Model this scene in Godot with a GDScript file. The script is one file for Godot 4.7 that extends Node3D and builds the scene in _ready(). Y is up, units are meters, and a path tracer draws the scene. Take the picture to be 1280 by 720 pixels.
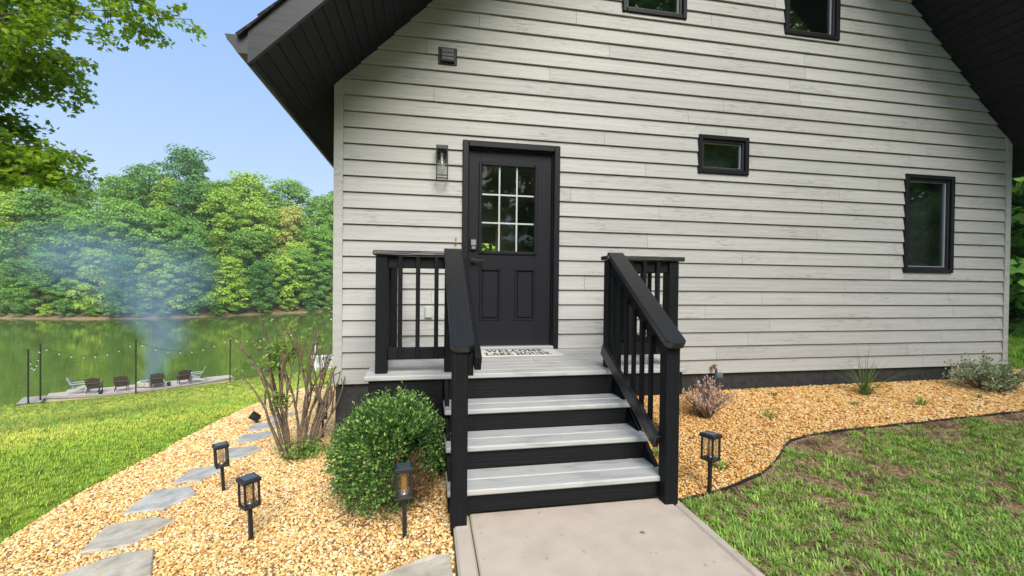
extends Node3D
# Lake house gable with entry steps, gravel beds, lawn sloping to a lake and a wooded far shore.

var M := {}
var rng := RandomNumberGenerator.new()
var used_names := {}
var box_cache := {}
const WATER_Y := -5.0

# ------------------------------------------------------------------ terrain
func sstep(a: float, b: float, x: float) -> float:
	var t := clampf((x - a) / (b - a), 0.0, 1.0)
	return t * t * (3.0 - 2.0 * t)

func softp(x: float, k := 1.5) -> float:
	return log(1.0 + exp(clampf(x / k, -40.0, 40.0))) * k

func piece(pts: Array, x: float) -> float:
	# piecewise linear through [[x, value], ...] sorted by x
	if x <= pts[0][0]: return pts[0][1]
	for i in range(1, pts.size()):
		if x <= pts[i][0]:
			var t: float = (x - pts[i - 1][0]) / (pts[i][0] - pts[i - 1][0])
			return lerpf(pts[i - 1][1], pts[i][1], t)
	return pts[-1][1]

const FAR_SHORE := [[-260.0, -120.0], [-140.0, -96.0], [-65.3, -78.0], [-53.0, -75.7], [-42.7, -76.7], [-33.4, -83.4], [-19.9, -94.4], [30.0, -124.0], [180.0, -170.0]]
const LAWN_EDGE := [[-30.0, -4.6], [-16.0, -4.2], [-8.4, -4.0], [-5.9, -3.72], [-4.4, -3.5], [-2.5, -3.2], [-1.15, -2.99], [0.08, -2.94], [1.0, -2.80], [2.0, -2.68], [5.0, -2.5]]
const BED_EDGE := [[1.53, 1.99], [1.74, 1.93], [2.1, 1.83], [2.4, 1.72], [2.6, 1.60], [2.78, 1.47], [2.92, 1.36], [3.05, 1.28], [3.29, 1.21], [3.7, 1.17], [4.43, 1.13], [6.07, 1.03], [9.5, 0.9]]

func lake_d(x: float, z: float) -> float:
	return -0.481 * x - 0.877 * z

func height(x: float, z: float) -> float:
	var d := lake_d(x, z)
	var y := -0.03 - 0.13 * clampf(0.05 - x, 0.0, 2.3) - 0.183 * softp(d - 1.2) + 0.07 * softp(d - 22.0)
	y += 0.2 * sstep(2.0, 0.1, z) * sstep(1.2, 2.2, x)
	if d > 27.6: y -= 0.45 * (d - 27.6)
	y = maxf(y, -7.5)
	var back: float = piece(FAR_SHORE, x) - z
	if back > -4.0:
		var rise := -6.2 + minf(back + 4.0, 5.0) * 0.32 + maxf(back - 1.0, 0.0) * 0.2
		y = maxf(y, minf(rise, 26.0))
	return y

func gp(x: float, z: float, up := 0.0) -> Vector3:
	return Vector3(x, height(x, z) + up, z)

# ------------------------------------------------------------------ node helpers
func numbered(n: String) -> String:
	if not used_names.has(n):
		used_names[n] = 0
		return n
	used_names[n] += 1
	return "%s_%03d" % [n, used_names[n]]

func tag(o: Node, label: String, category: String, group := "", kind := "") -> void:
	o.set_meta("label", label)
	o.set_meta("category", category)
	if group != "": o.set_meta("group", group)
	if kind != "": o.set_meta("kind", kind)

func thing(called: String, at: Vector3, label: String, category: String, group := "", turn := 0.0) -> Node3D:
	var o := Node3D.new()
	o.name = numbered(called)
	add_child(o)
	o.position = at
	o.rotation.y = turn
	tag(o, label, category, group)
	return o

func part(called: String, mesh: Mesh, mat: Material, parent: Node, xf = null, local := false) -> MeshInstance3D:
	var o := MeshInstance3D.new()
	o.mesh = mesh
	if mat: o.material_override = mat
	o.name = numbered(called) if parent == self else called
	parent.add_child(o, true)
	if xf != null:
		if local: o.transform = xf
		else: o.global_transform = xf
	elif parent != self:
		o.global_transform = Transform3D()
	return o

func group_node(called: String, parent: Node) -> Node3D:
	var o := Node3D.new()
	o.name = called
	parent.add_child(o, true)
	return o

func tool() -> SurfaceTool:
	var st := SurfaceTool.new()
	st.begin(Mesh.PRIMITIVE_TRIANGLES)
	st.set_smooth_group(-1)
	return st

func done(st: SurfaceTool) -> ArrayMesh:
	st.generate_normals()
	return st.commit()

func face(st: SurfaceTool, pts: Array, inside: Vector3) -> void:
	# a convex polygon whose front looks away from `inside`
	var n: Vector3 = (pts[2] - pts[0]).cross(pts[1] - pts[0])
	var flip := n.dot(pts[0] - inside) < 0.0
	for i in range(1, pts.size() - 1):
		st.add_vertex(pts[0])
		if flip:
			st.add_vertex(pts[i + 1])
			st.add_vertex(pts[i])
		else:
			st.add_vertex(pts[i])
			st.add_vertex(pts[i + 1])

func cbox(st: SurfaceTool, xf: Transform3D, size: Vector3, ch := 0.003) -> void:
	var hs := size * 0.5
	ch = minf(ch, minf(hs.x, minf(hs.y, hs.z)) * 0.45)
	var c := xf.origin
	var v := func(sx: int, sy: int, sz: int, ax: int) -> Vector3:
		var p := Vector3(sx * (hs.x - (0.0 if ax == 0 else ch)), sy * (hs.y - (0.0 if ax == 1 else ch)), sz * (hs.z - (0.0 if ax == 2 else ch)))
		return xf * p
	for s in [-1, 1]:
		face(st, [v.call(s, -1, -1, 0), v.call(s, 1, -1, 0), v.call(s, 1, 1, 0), v.call(s, -1, 1, 0)], c)
		face(st, [v.call(-1, s, -1, 1), v.call(1, s, -1, 1), v.call(1, s, 1, 1), v.call(-1, s, 1, 1)], c)
		face(st, [v.call(-1, -1, s, 2), v.call(1, -1, s, 2), v.call(1, 1, s, 2), v.call(-1, 1, s, 2)], c)
		for t in [-1, 1]:
			face(st, [v.call(-1, s, t, 1), v.call(1, s, t, 1), v.call(1, s, t, 2), v.call(-1, s, t, 2)], c)
			face(st, [v.call(s, -1, t, 0), v.call(s, 1, t, 0), v.call(s, 1, t, 2), v.call(s, -1, t, 2)], c)
			face(st, [v.call(s, t, -1, 0), v.call(s, t, 1, 0), v.call(s, t, 1, 1), v.call(s, t, -1, 1)], c)
			for w in [-1, 1]:
				face(st, [v.call(s, t, w, 0), v.call(s, t, w, 1), v.call(s, t, w, 2)], c)

func box_mesh(size: Vector3, ch := 0.003) -> ArrayMesh:
	var key := "%.3f %.3f %.3f %.3f" % [size.x, size.y, size.z, ch]
	if not box_cache.has(key):
		var st := tool()
		cbox(st, Transform3D(), size, ch)
		box_cache[key] = done(st)
	return box_cache[key]

func bar(called: String, a: Vector3, b: Vector3, mat: Material, parent: Node, ch := 0.003) -> MeshInstance3D:
	# an upright box between two corners, its longest side along its own x so that the grain follows it
	var c := (a + b) * 0.5
	var s := (b - a).abs()
	var basis := Basis()
	var size := s
	if s.y >= s.x and s.y >= s.z:
		basis = Basis(Vector3.UP, -Vector3.RIGHT, Vector3.BACK)
		size = Vector3(s.y, s.x, s.z)
	elif s.z > s.x:
		basis = Basis(Vector3.BACK, Vector3.UP, -Vector3.RIGHT)
		size = Vector3(s.z, s.y, s.x)
	return part(called, box_mesh(size, ch), mat, parent, Transform3D(basis, c))

func beam(called: String, a: Vector3, b: Vector3, up: Vector3, thick: float, wide: float, mat: Material, parent: Node, ch := 0.003) -> MeshInstance3D:
	# a board from a to b; `thick` along up, `wide` across
	var x := (b - a).normalized()
	var z := x.cross(up).normalized()
	var y := z.cross(x)
	return part(called, box_mesh(Vector3(a.distance_to(b), thick, wide), ch), mat, parent, Transform3D(Basis(x, y, z), (a + b) * 0.5))

func prism(st: SurfaceTool, poly: Array, lo: Vector3, hi: Vector3) -> void:
	# polygon points (Vector3) moved by lo and by hi, closed
	var a := []
	var b := []
	var c := Vector3.ZERO
	for p in poly:
		a.append(p + lo)
		b.append(p + hi)
		c += (p * 2.0 + lo + hi)
	c /= poly.size() * 2.0
	face(st, a, c)
	face(st, b, c)
	for i in poly.size():
		var j := (i + 1) % poly.size()
		face(st, [a[i], a[j], b[j], b[i]], c)

func tube(st: SurfaceTool, pts: Array, radii: Array, sides := 6, cap := true) -> void:
	st.set_smooth_group(0)
	var rings := []
	var ref := Vector3.UP
	for i in pts.size():
		var d: Vector3 = (pts[mini(i + 1, pts.size() - 1)] - pts[maxi(i - 1, 0)]).normalized()
		if absf(d.dot(ref)) > 0.95: ref = Vector3.RIGHT
		var u := d.cross(ref).normalized()
		var w := u.cross(d).normalized()
		ref = w
		var ring := []
		for k in sides:
			var t := TAU * k / sides
			ring.append(pts[i] + (u * cos(t) + w * sin(t)) * radii[i])
		rings.append(ring)
	for i in pts.size() - 1:
		var mid: Vector3 = (pts[i] + pts[i + 1]) * 0.5
		for k in sides:
			var j := (k + 1) % sides
			face(st, [rings[i][k], rings[i][j], rings[i + 1][j], rings[i + 1][k]], mid)
	st.set_smooth_group(-1)
	if cap and pts.size() > 1:
		face(st, rings[0], pts[1])
		face(st, rings[-1], pts[-2])

func lathe(st: SurfaceTool, at: Vector3, prof: Array, sides := 12) -> void:
	st.set_smooth_group(0)
	for i in prof.size() - 1:
		for k in sides:
			var a0 := TAU * k / sides
			var a1 := TAU * (k + 1) / sides
			var q := []
			for e in [[i, a0], [i, a1], [i + 1, a1], [i + 1, a0]]:
				q.append(at + Vector3(cos(e[1]) * prof[e[0]].x, prof[e[0]].y, sin(e[1]) * prof[e[0]].x))
			var cc := at + Vector3(0, (prof[i].y + prof[i + 1].y) * 0.5, 0)
			var nrm := Vector3(cos((a0 + a1) * 0.5), 0, sin((a0 + a1) * 0.5))
			var slope := Vector2(prof[i + 1].y - prof[i].y, -(prof[i + 1].x - prof[i].x))
			var out := nrm * slope.x + Vector3.UP * slope.y
			var mid: Vector3 = (q[0] + q[1] + q[2] + q[3]) * 0.25
			if prof[i].x < 1e-4: q.remove_at(1)
			elif prof[i + 1].x < 1e-4: q.remove_at(2)
			face(st, q, mid - out)
	st.set_smooth_group(-1)

# ------------------------------------------------------------------ materials
func noise_img(seed_: int, freq: float, w: int, h: int, oct := 4, type := FastNoiseLite.TYPE_SIMPLEX_SMOOTH) -> Image:
	var n := FastNoiseLite.new()
	n.seed = seed_
	n.noise_type = type
	n.frequency = freq
	n.fractal_octaves = oct
	return n.get_seamless_image(w, h)

func tex_from(fn: Callable, w: int, h: int) -> ImageTexture:
	var im := Image.create(w, h, false, Image.FORMAT_RGB8)
	for y in h:
		for x in w:
			im.set_pixel(x, y, fn.call(x, y))
	return ImageTexture.create_from_image(im)

func lin(r: float, g: float, b: float) -> Color:
	return Color(r, g, b).linear_to_srgb()

func mat(col: Color, rough := 0.7, spec := 0.5) -> StandardMaterial3D:
	var m := StandardMaterial3D.new()
	m.albedo_color = col
	m.roughness = rough
	m.metallic_specular = spec
	return m

func tri(m: StandardMaterial3D, tex: Texture2D, scale: Vector3, world := true, bump: Texture2D = null, bump_cm := 0.1, offset := Vector3.ZERO) -> StandardMaterial3D:
	m.uv1_triplanar = true
	m.uv1_world_triplanar = world
	m.uv1_scale = scale
	m.uv1_offset = offset
	m.uv1_triplanar_sharpness = 4.0
	if tex: m.albedo_texture = tex
	if bump:
		m.heightmap_enabled = true
		m.heightmap_texture = bump
		m.heightmap_scale = bump_cm
	return m

func leaf_mat(col: Color, back := 0.5, rough := 0.5) -> StandardMaterial3D:
	var m := mat(col, rough, 0.4)
	m.vertex_color_use_as_albedo = true
	m.cull_mode = BaseMaterial3D.CULL_DISABLED
	m.backlight_enabled = true
	m.backlight = Color(back, back, back * 0.7)
	return m

func make_materials() -> void:
	# streaks along u
	var s1 := noise_img(11, 0.02, 512, 512, 5)
	var s2 := noise_img(12, 0.006, 512, 512, 4)
	var s3 := noise_img(13, 0.05, 512, 512, 3)
	var streak := func(x: int, y: int, k: int) -> float:
		return s1.get_pixel((x / k) % 512, (y * 3) % 512).r
	# weathered pale siding paint: fine sawn grain, grey mottles
	var siding := func(x: int, y: int) -> Color:
		var g: float = streak.call(x, y, 6)
		var fine: float = s3.get_pixel((x / 2) % 512, (y * 2) % 512).r
		var blot: float = s2.get_pixel(x % 512, y % 512).r
		var v := 0.90 + 0.10 * g
		var dirt := clampf((blot - 0.56) * 4.5, 0.0, 1.0) * clampf((fine - 0.50) * 5.0, 0.0, 1.0)
		v -= 0.10 * dirt
		if fine > 0.86: v -= 0.08
		return Color(v, v * 0.997, v * 0.985)
	var t_siding := tex_from(siding, 512, 512)
	var t_streak := tex_from(func(x, y): 
		var g: float = streak.call(x, y, 8) * 0.75 + s3.get_pixel((x / 4) % 512, (y * 4) % 512).r * 0.25
		return Color(g, g, g), 512, 512)
	for i in 3:
		var tone: float = [0.475, 0.45, 0.495][i]
		M["siding%d" % i] = tri(mat(lin(tone, tone * 0.99, tone * 0.975), 0.62, 0.4), t_siding, Vector3(0.42, 0.9, 0.42), true, t_streak, 0.035, Vector3(0.37 * i, 0.21 * i, 0))
	M.trim = tri(mat(lin(0.485, 0.478, 0.465), 0.6, 0.4), t_siding, Vector3(0.9, 0.4, 0.9), true, t_streak, 0.05)
	# white-grey worn deck paint, grain along local x
	var worn := func(x: int, y: int) -> Color:
		var g: float = streak.call(x, y, 10)
		var b: float = s2.get_pixel(x, y).r
		var v := 0.93 + 0.07 * g - clampf((g - 0.66) * 1.0, 0.0, 0.12) - clampf((b - 0.62) * 0.5, 0.0, 0.08)
		return Color(v, v, v * 0.995)
	var t_worn := tex_from(worn, 512, 512)
	for i in 4:
		M["deck%d" % i] = tri(mat(lin(0.50, 0.495, 0.48), 0.55, 0.45), t_worn, Vector3(0.7, 2.2, 2.2), false, t_streak, 0.10, Vector3(0.31 * i, 0.17 * i, 0.43 * i))
	# black stained wood
	var blackw := func(x: int, y: int) -> Color:
		var g: float = streak.call(x, y, 8)
		var f: float = s3.get_pixel(x, (y * 3) % 512).r
		var v := 0.62 + 0.38 * g + (0.45 if f > 0.83 else 0.0)
		return Color(v, v, v)
	var t_black := tex_from(blackw, 512, 512)
	for i in 3:
		M["black%d" % i] = tri(mat(lin(0.013, 0.0135, 0.0165), 0.6, 0.3), t_black, Vector3(0.9, 4.0, 4.0), false, t_streak, 0.28, Vector3(0.23 * i, 0.41 * i, 0.11 * i))
	M.cap = tri(mat(lin(0.014, 0.014, 0.0165), 0.33, 0.75), t_black, Vector3(0.9, 4.0, 4.0), false, t_streak, 0.22)
	M.soffit = tri(mat(lin(0.016, 0.018, 0.024), 0.6, 0.35), t_black, Vector3(4.0, 4.0, 0.8), true)
	M.fascia = tri(mat(lin(0.050, 0.054, 0.062), 0.5, 0.45), t_black, Vector3(0.8, 3.0, 0.8), true)
	M.gutter = mat(lin(0.042, 0.043, 0.048), 0.4, 0.5)
	M.door = mat(lin(0.0115, 0.011, 0.0155), 0.5, 0.32)
	M.casing = mat(lin(0.009, 0.009, 0.012), 0.45, 0.35)
	M.white = mat(lin(0.75, 0.75, 0.74), 0.4)
	M.metal_black = mat(lin(0.018, 0.018, 0.020), 0.45, 0.5)
	M.plastic_grey = mat(lin(0.5, 0.5, 0.48), 0.5)
	M.brass = mat(lin(0.45, 0.27, 0.10), 0.35)
	M.brass.metallic = 0.8
	M.steel = mat(lin(0.35, 0.37, 0.4), 0.35)
	M.steel.metallic = 0.8
	M.aluminium = mat(lin(0.65, 0.65, 0.65), 0.35)
	M.aluminium.metallic = 0.6
	var glass := mat(Color(0.10, 0.13, 0.12, 0.06), 0.02, 0.75)
	glass.transparency = BaseMaterial3D.TRANSPARENCY_ALPHA
	M.glass = glass
	var bulbglass := mat(Color(0.95, 0.9, 0.75, 0.12), 0.05, 0.6)
	bulbglass.transparency = BaseMaterial3D.TRANSPARENCY_ALPHA
	M.bulbglass = bulbglass
	var amber := mat(Color(0.85, 0.62, 0.28, 0.35), 0.1, 0.5)
	amber.transparency = BaseMaterial3D.TRANSPARENCY_ALPHA
	M.amber = amber
	M.interior = mat(lin(0.62, 0.60, 0.55), 0.8)
	M.interior_wood = mat(lin(0.16, 0.11, 0.07), 0.6)
	M.foundation = tri(mat(lin(0.050, 0.050, 0.053), 0.75, 0.35), tex_from(func(x, y):
		var v: float = 0.75 + 0.5 * s1.get_pixel(x, y).r * 0.6 + (0.2 if s3.get_pixel(x, y).r > 0.7 else 0.0)
		return Color(v, v, v * 0.98), 512, 512), Vector3(0.8, 0.8, 0.8), true, t_streak, 0.1)
	M.bare_block = mat(lin(0.42, 0.45, 0.36), 0.8)
	# concrete
	var conc := func(x: int, y: int) -> Color:
		var v: float = 0.94 + 0.06 * s1.get_pixel(x, y).r - clampf((s2.get_pixel(x, y).r - 0.6) * 0.2, 0.0, 0.04)
		if s3.get_pixel(x, y).r > 0.84: v -= 0.12
		return Color(v, v * 0.985, v * 0.97)
	M.concrete = tri(mat(lin(0.56, 0.485, 0.41), 0.85, 0.3), tex_from(conc, 512, 512), Vector3(0.55, 0.55, 0.55), true, ImageTexture.create_from_image(s3), 0.05)
	var slate := func(x: int, y: int) -> Color:
		var v: float = 0.75 + 0.25 * s2.get_pixel(x, y).r + 0.12 * s1.get_pixel(x, y).r
		var w: float = clampf((s2.get_pixel((x + 100) % 512, y).r - 0.5) * 1.5, 0.0, 1.0)
		return Color(v, v, v).lerp(Color(v, v * 0.95, v * 0.84), w)
	var t_slate := tex_from(slate, 512, 512)
	for i in 3:
		var c: Color = [lin(0.53, 0.50, 0.45), lin(0.56, 0.50, 0.40), lin(0.54, 0.52, 0.48)][i]
		M["slate%d" % i] = tri(mat(c, 0.7, 0.4), t_slate, Vector3(1.1, 1.1, 1.1), true, ImageTexture.create_from_image(s1), 0.35, Vector3(0.3 * i, 0, 0.2 * i))
	# ground sheets
	var soilt := func(x: int, y: int) -> Color:
		var v: float = 0.55 + 0.6 * s1.get_pixel(x, y).r * (0.6 + 0.5 * s3.get_pixel(x, y).r)
		return Color(v, v, v)
	var t_soil := tex_from(soilt, 512, 512)
	M.ground = tri(mat(Color.WHITE, 0.95, 0.2), t_soil, Vector3(0.5, 0.5, 0.5), true, ImageTexture.create_from_image(s3), 1.0)
	M.ground.vertex_color_use_as_albedo = true
	M.bedsoil = tri(mat(lin(0.60, 0.38, 0.17), 0.95, 0.2), t_soil, Vector3(3, 3, 3), true, ImageTexture.create_from_image(s3), 1.0)
	var straw := func(x: int, y: int) -> Color:
		var a: float = s2.get_pixel(x, y).r
		var f: float = s3.get_pixel(x, y).r
		var st_: float = s1.get_pixel((x * 2) % 512, (y * 2) % 512).r
		var c := Color(0.55, 0.44, 0.34).lerp(Color(0.74, 0.62, 0.48), clampf((st_ - 0.35) * 2.2, 0, 1))
		c = c.lerp(Color(0.30, 0.22, 0.18), clampf((a - 0.5) * 3.0, 0, 1) * 0.8)
		return c * (0.75 + 0.4 * f)
	M.baresoil = tri(mat(Color.WHITE, 0.95, 0.2), tex_from(straw, 512, 512), Vector3(0.9, 0.9, 0.9), true, ImageTexture.create_from_image(s3), 1.5)
	M.pebble = mat(Color.WHITE, 0.6, 0.4)
	M.pebble.vertex_color_use_as_albedo = true
	M.grass = leaf_mat(Color.WHITE, 0.45, 0.55)
	M.bark = tri(mat(lin(0.13, 0.105, 0.085), 0.9, 0.2), t_soil, Vector3(2, 0.5, 2), false, t_streak, 1.0)
	M.twig = tri(mat(lin(0.29, 0.215, 0.155), 0.8, 0.3), t_soil, Vector3(6, 2, 6), false)
	M.dry = leaf_mat(lin(0.58, 0.40, 0.33), 0.4, 0.8)
	M.leaf = leaf_mat(Color.WHITE, 0.5, 0.36)
	M.maple = leaf_mat(Color.WHITE, 1.0, 0.42)
	for i in 6:
		var c: Color = [lin(0.27, 0.49, 0.085), lin(0.205, 0.405, 0.085), lin(0.145, 0.32, 0.080), lin(0.41, 0.60, 0.09), lin(0.56, 0.58, 0.16), lin(0.175, 0.35, 0.12)][i]
		M["forest%d" % i] = leaf_mat(c, 0.8, 0.6)
	# water
	var wn := noise_img(31, 0.012, 512, 512, 4)
	wn.convert(Image.FORMAT_L8)
	M.water = mat(lin(0.115, 0.165, 0.028), 0.02, 0.6)
	M.water.uv1_triplanar = true
	M.water.uv1_world_triplanar = true
	M.water.uv1_scale = Vector3(0.10, 0.10, 0.22)
	M.water.heightmap_enabled = true
	M.water.heightmap_texture = ImageTexture.create_from_image(wn)
	M.water.heightmap_scale = 0.3
	M.dockwood = tri(mat(lin(0.38, 0.35, 0.31), 0.8, 0.3), t_worn, Vector3(0.7, 2, 2), false)
	M.chair_dark = mat(lin(0.075, 0.055, 0.05), 0.6)
	M.chair_grey = mat(lin(0.42, 0.43, 0.45), 0.6)
	M.shingle = tri(mat(lin(0.05, 0.05, 0.055), 0.9, 0.2), t_soil, Vector3(2, 2, 2), true, ImageTexture.create_from_image(s3), 0.4)

# ------------------------------------------------------------------ setting
func steps(list: Array) -> PackedFloat32Array:
	var o := PackedFloat32Array()
	for seg in list:
		var n := int(round((seg[1] - seg[0]) / seg[2]))
		for i in n: o.append(seg[0] + (seg[1] - seg[0]) * i / n)
	o.append(list[-1][1])
	return o

func build_ground() -> void:
	var xs := steps([[-260.0, -100.0, 10.0], [-100.0, -26.0, 3.0], [-26.0, -6.0, 0.8], [-6.0, 9.0, 0.2], [9.0, 26.0, 1.2], [26.0, 180.0, 11.0]])
	var zs := steps([[-280.0, -130.0, 8.0], [-130.0, -70.0, 1.0], [-70.0, -32.0, 4.0], [-32.0, -5.0, 0.6], [-5.0, 5.0, 0.2], [5.0, 70.0, 4.0]])
	var st := SurfaceTool.new()
	st.begin(Mesh.PRIMITIVE_TRIANGLES)
	st.set_smooth_group(0)
	var nn := FastNoiseLite.new()
	nn.seed = 5
	nn.frequency = 0.25
	for z in zs:
		for x in xs:
			var y := height(x, z)
			var back: float = piece(FAR_SHORE, x) - z
			var c := Color(0.26, 0.36, 0.045)
			if lake_d(x, z) > 10.0: c = c.lerp(Color(0.34, 0.37, 0.06), 0.5 + 0.5 * nn.get_noise_2d(x, z))
			if y < -4.78: c = Color(0.16, 0.12, 0.06)
			if back > -5.0:
				c = Color(0.45, 0.33, 0.20)
				if back > 0.35 + 0.6 * nn.get_noise_2d(x * 2.0, 3.0): c = Color(0.30, 0.215, 0.13)
			st.set_color(c)
			st.add_vertex(Vector3(x, y, z))
	var w := xs.size()
	for j in zs.size() - 1:
		for i in w - 1:
			var a := j * w + i
			for k in [a, a + 1, a + w + 1, a, a + w + 1, a + w]: st.add_index(k)
	st.generate_normals()
	var g := part("ground", st.commit(), M.ground, self)
	tag(g, "grassy ground sloping down to the lake and up the far shore", "ground", "", "structure")
	# water sheet
	var pm := PlaneMesh.new()
	pm.size = Vector2(440, 250)
	var wv := part("lake", pm, M.water, self, Transform3D(Basis(), Vector3(-40, WATER_Y, -128)))
	tag(wv, "calm green lake mirroring the trees", "water", "", "structure")

func strip_sheet(rows: Array, up: float) -> ArrayMesh:
	# rows of Vector2 (x, z), equal length, laid on the terrain
	var st := SurfaceTool.new()
	st.begin(Mesh.PRIMITIVE_TRIANGLES)
	st.set_smooth_group(0)
	var n: int = rows[0].size()
	for r in rows:
		for p in r: st.add_vertex(gp(p.x, p.y, up))
	for j in rows.size() - 1:
		for i in n - 1:
			var a := j * n + i
			for k in [a, a + n, a + n + 1, a, a + n + 1, a + 1]: st.add_index(k)
	st.generate_normals()
	return st.commit()

func left_inner(z: float) -> float:
	return 0.145 if z > 1.3 else (0.10 if z > 0.0 else -0.93)

func build_beds() -> void:
	var rows := []
	for z in steps([[-14.0, -4.0, 0.4], [-4.0, -0.02, 0.12], [-0.0, 1.29, 0.1], [1.31, 5.0, 0.1]]):
		var r := []
		var a: float = piece(LAWN_EDGE, z) + 0.03 * sin(z * 5.0)
		var b := left_inner(z)
		for i in 25: r.append(Vector2(lerpf(a, b, i / 24.0), z))
		rows.append(r)
	var l := part("gravel_bed", strip_sheet(rows, 0.012), M.bedsoil, self)
	tag(l, "tan stone mulch bed beside the lake side of the house", "gravel bed", "", "structure")
	rows = []
	for x in steps([[1.54, 3.4, 0.06], [3.4, 9.5, 0.2]]):
		var r := []
		var a: float = piece(BED_EDGE, x)
		var b := 0.03 if x < 7.5 else -0.35
		for i in 15: r.append(Vector2(x, lerpf(a, b, i / 14.0)))
		rows.append(r)
	var rb := part("gravel_bed", strip_sheet(rows, 0.012), M.bedsoil, self)
	tag(rb, "orange stone mulch bed along the front foundation", "gravel bed", "", "structure")
	# patchy soil of the front lawn
	rows = []
	for x in steps([[1.535, 3.4, 0.06], [3.4, 9.5, 0.2]]):
		var r := []
		var a: float = piece(BED_EDGE, x) + 0.005
		for i in 30: r.append(Vector2(x, lerpf(a, 6.0, pow(i / 29.0, 1.5))))
		rows.append(r)
	var s := part("front_lawn", strip_sheet(rows, 0.008), M.baresoil, self)
	tag(s, "patchy bare soil under the front lawn", "ground", "", "structure")

func pebble_mesh(seed_: int) -> ArrayMesh:
	var r := RandomNumberGenerator.new()
	r.seed = seed_
	var st := tool()
	var ring := []
	var n := 6
	for k in n:
		var t := TAU * (k + r.randf_range(-0.2, 0.2)) / n
		ring.append(Vector3(cos(t) * r.randf_range(0.75, 1.1), r.randf_range(-0.15, 0.2), sin(t) * r.randf_range(0.65, 0.95)))
	var top := []
	for k in 3:
		var t := TAU * (k + r.randf_range(-0.2, 0.2)) / 3.0
		top.append(Vector3(cos(t) * 0.5, r.randf_range(0.45, 0.65), sin(t) * 0.42))
	face(st, top, Vector3(0, -1, 0))
	for k in n:
		var a: Vector3 = ring[k]
		var b: Vector3 = ring[(k + 1) % n]
		var m: Vector3 = (a + b) * 0.5
		var best := 0
		for q in 3:
			if top[q].distance_to(m) < top[best].distance_to(m): best = q
		face(st, [a, b, top[best]], Vector3(0, -0.2, 0))
		face(st, [a * 0.7 + Vector3(0, -0.5, 0), b * 0.7 + Vector3(0, -0.5, 0), b, a], Vector3.ZERO)
		var ba: Vector3 = ring[(k + 1) % n]
		var nb := 0
		var c2: Vector3 = ring[(k + 2) % n]
		for q in 3:
			if top[q].distance_to((ba + c2) * 0.5) < top[nb].distance_to((ba + c2) * 0.5): nb = q
		if nb != best: face(st, [ba, top[best], top[nb]], Vector3(0, -0.2, 0))
	return done(st)

func pebble_color(side: int) -> Color:
	var t := rng.randf()
	var c: Color
	if t < 0.36: c = Color(0.78, 0.53, 0.21)
	elif t < 0.58: c = Color(0.86, 0.67, 0.36)
	elif t < 0.76: c = Color(0.66, 0.36, 0.11)
	elif t < 0.86: c = Color(0.88, 0.76, 0.54)
	elif t < 0.97: c = Color(0.44, 0.18, 0.05)
	else: c = Color(0.18, 0.11, 0.06)
	if side == 1: c = c * Color(0.98, 0.88, 0.74)
	return c * rng.randf_range(0.85, 1.12)

func multi(called: String, mesh: Mesh, mt: Material, xfs: Array, cols: Array) -> MultiMeshInstance3D:
	var mm := MultiMesh.new()
	mm.transform_format = MultiMesh.TRANSFORM_3D
	mm.use_colors = true
	mm.mesh = mesh
	mm.instance_count = xfs.size()
	for i in xfs.size():
		mm.set_instance_transform(i, xfs[i])
		mm.set_instance_color(i, cols[i])
	var o := MultiMeshInstance3D.new()
	o.multimesh = mm
	o.material_override = mt
	o.name = numbered(called)
	add_child(o)
	return o

func build_gravel() -> void:
	rng.seed = 77
	var eye := Vector3(0, 1.35, 4.55)
	for side in 2:
		var xfs := [[], [], []]
		var cols := [[], [], []]
		for layer in 2:
			# walk over cells whose size grows with the distance from the house front
			var z := 3.4 if side == 0 else 2.05
			var zend := -12.0 if side == 0 else -0.4
			while z > zend:
				var dz := 0.0142 * maxf(1.0, (4.9 - z) / 4.4)
				var x0: float = piece(LAWN_EDGE, z) if side == 0 else 1.56
				var x1 := left_inner(z) if side == 0 else 9.4
				if side == 0 and z < -5.0: x1 = -1.0
				var x := x0
				while x < x1:
					var dist := maxf(1.0, Vector2(x, z - 4.55).length() / 4.2)
					var dx := 0.0146 * dist
					var px := x + rng.randf_range(-0.7, 0.7) * dx
					var pz := z + rng.randf_range(-0.7, 0.7) * dz
					x += dx * (1.0 if layer == 0 else 1.35)
					if side == 1:
						var e: float = piece(BED_EDGE, px)
						if pz > e - 0.012 or px < 1.55: continue
						if pz < (0.04 if px < 7.5 else -0.35): continue
						if px < 2.05 and pz < 1.1: continue
					else:
						if px > x1 - 0.01: continue
						if px > -0.35 and pz < 1.05 and pz > 0.0: continue
						# keep out of the view of nothing: beyond frame left of the camera foot
						if pz > 2.75: continue
					var s := 0.0088 * dist * rng.randf_range(0.5, 1.6)
					var b := Basis.from_euler(Vector3(rng.randf_range(-0.5, 0.5), rng.randf() * TAU, rng.randf_range(-0.5, 0.5))).scaled(Vector3(s, s * 0.85, s))
					var k := rng.randi() % 3
					xfs[k].append(Transform3D(b, gp(px, pz, 0.014 + (0.008 * rng.randf() if layer == 0 else 0.012))))
					cols[k].append(pebble_color(side))
				z -= dz * (1.0 if layer == 0 else 1.35)
		for k in 3:
			var o := multi("gravel", pebble_mesh(300 + k), M.pebble, xfs[k], cols[k])
			tag(o, ["tan and cream pebbles covering the bed on the lake side", "golden orange pebbles covering the bed along the foundation"][side], "gravel", ["pebbles in the lake side bed", "pebbles in the front bed"][side], "stuff")

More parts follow.
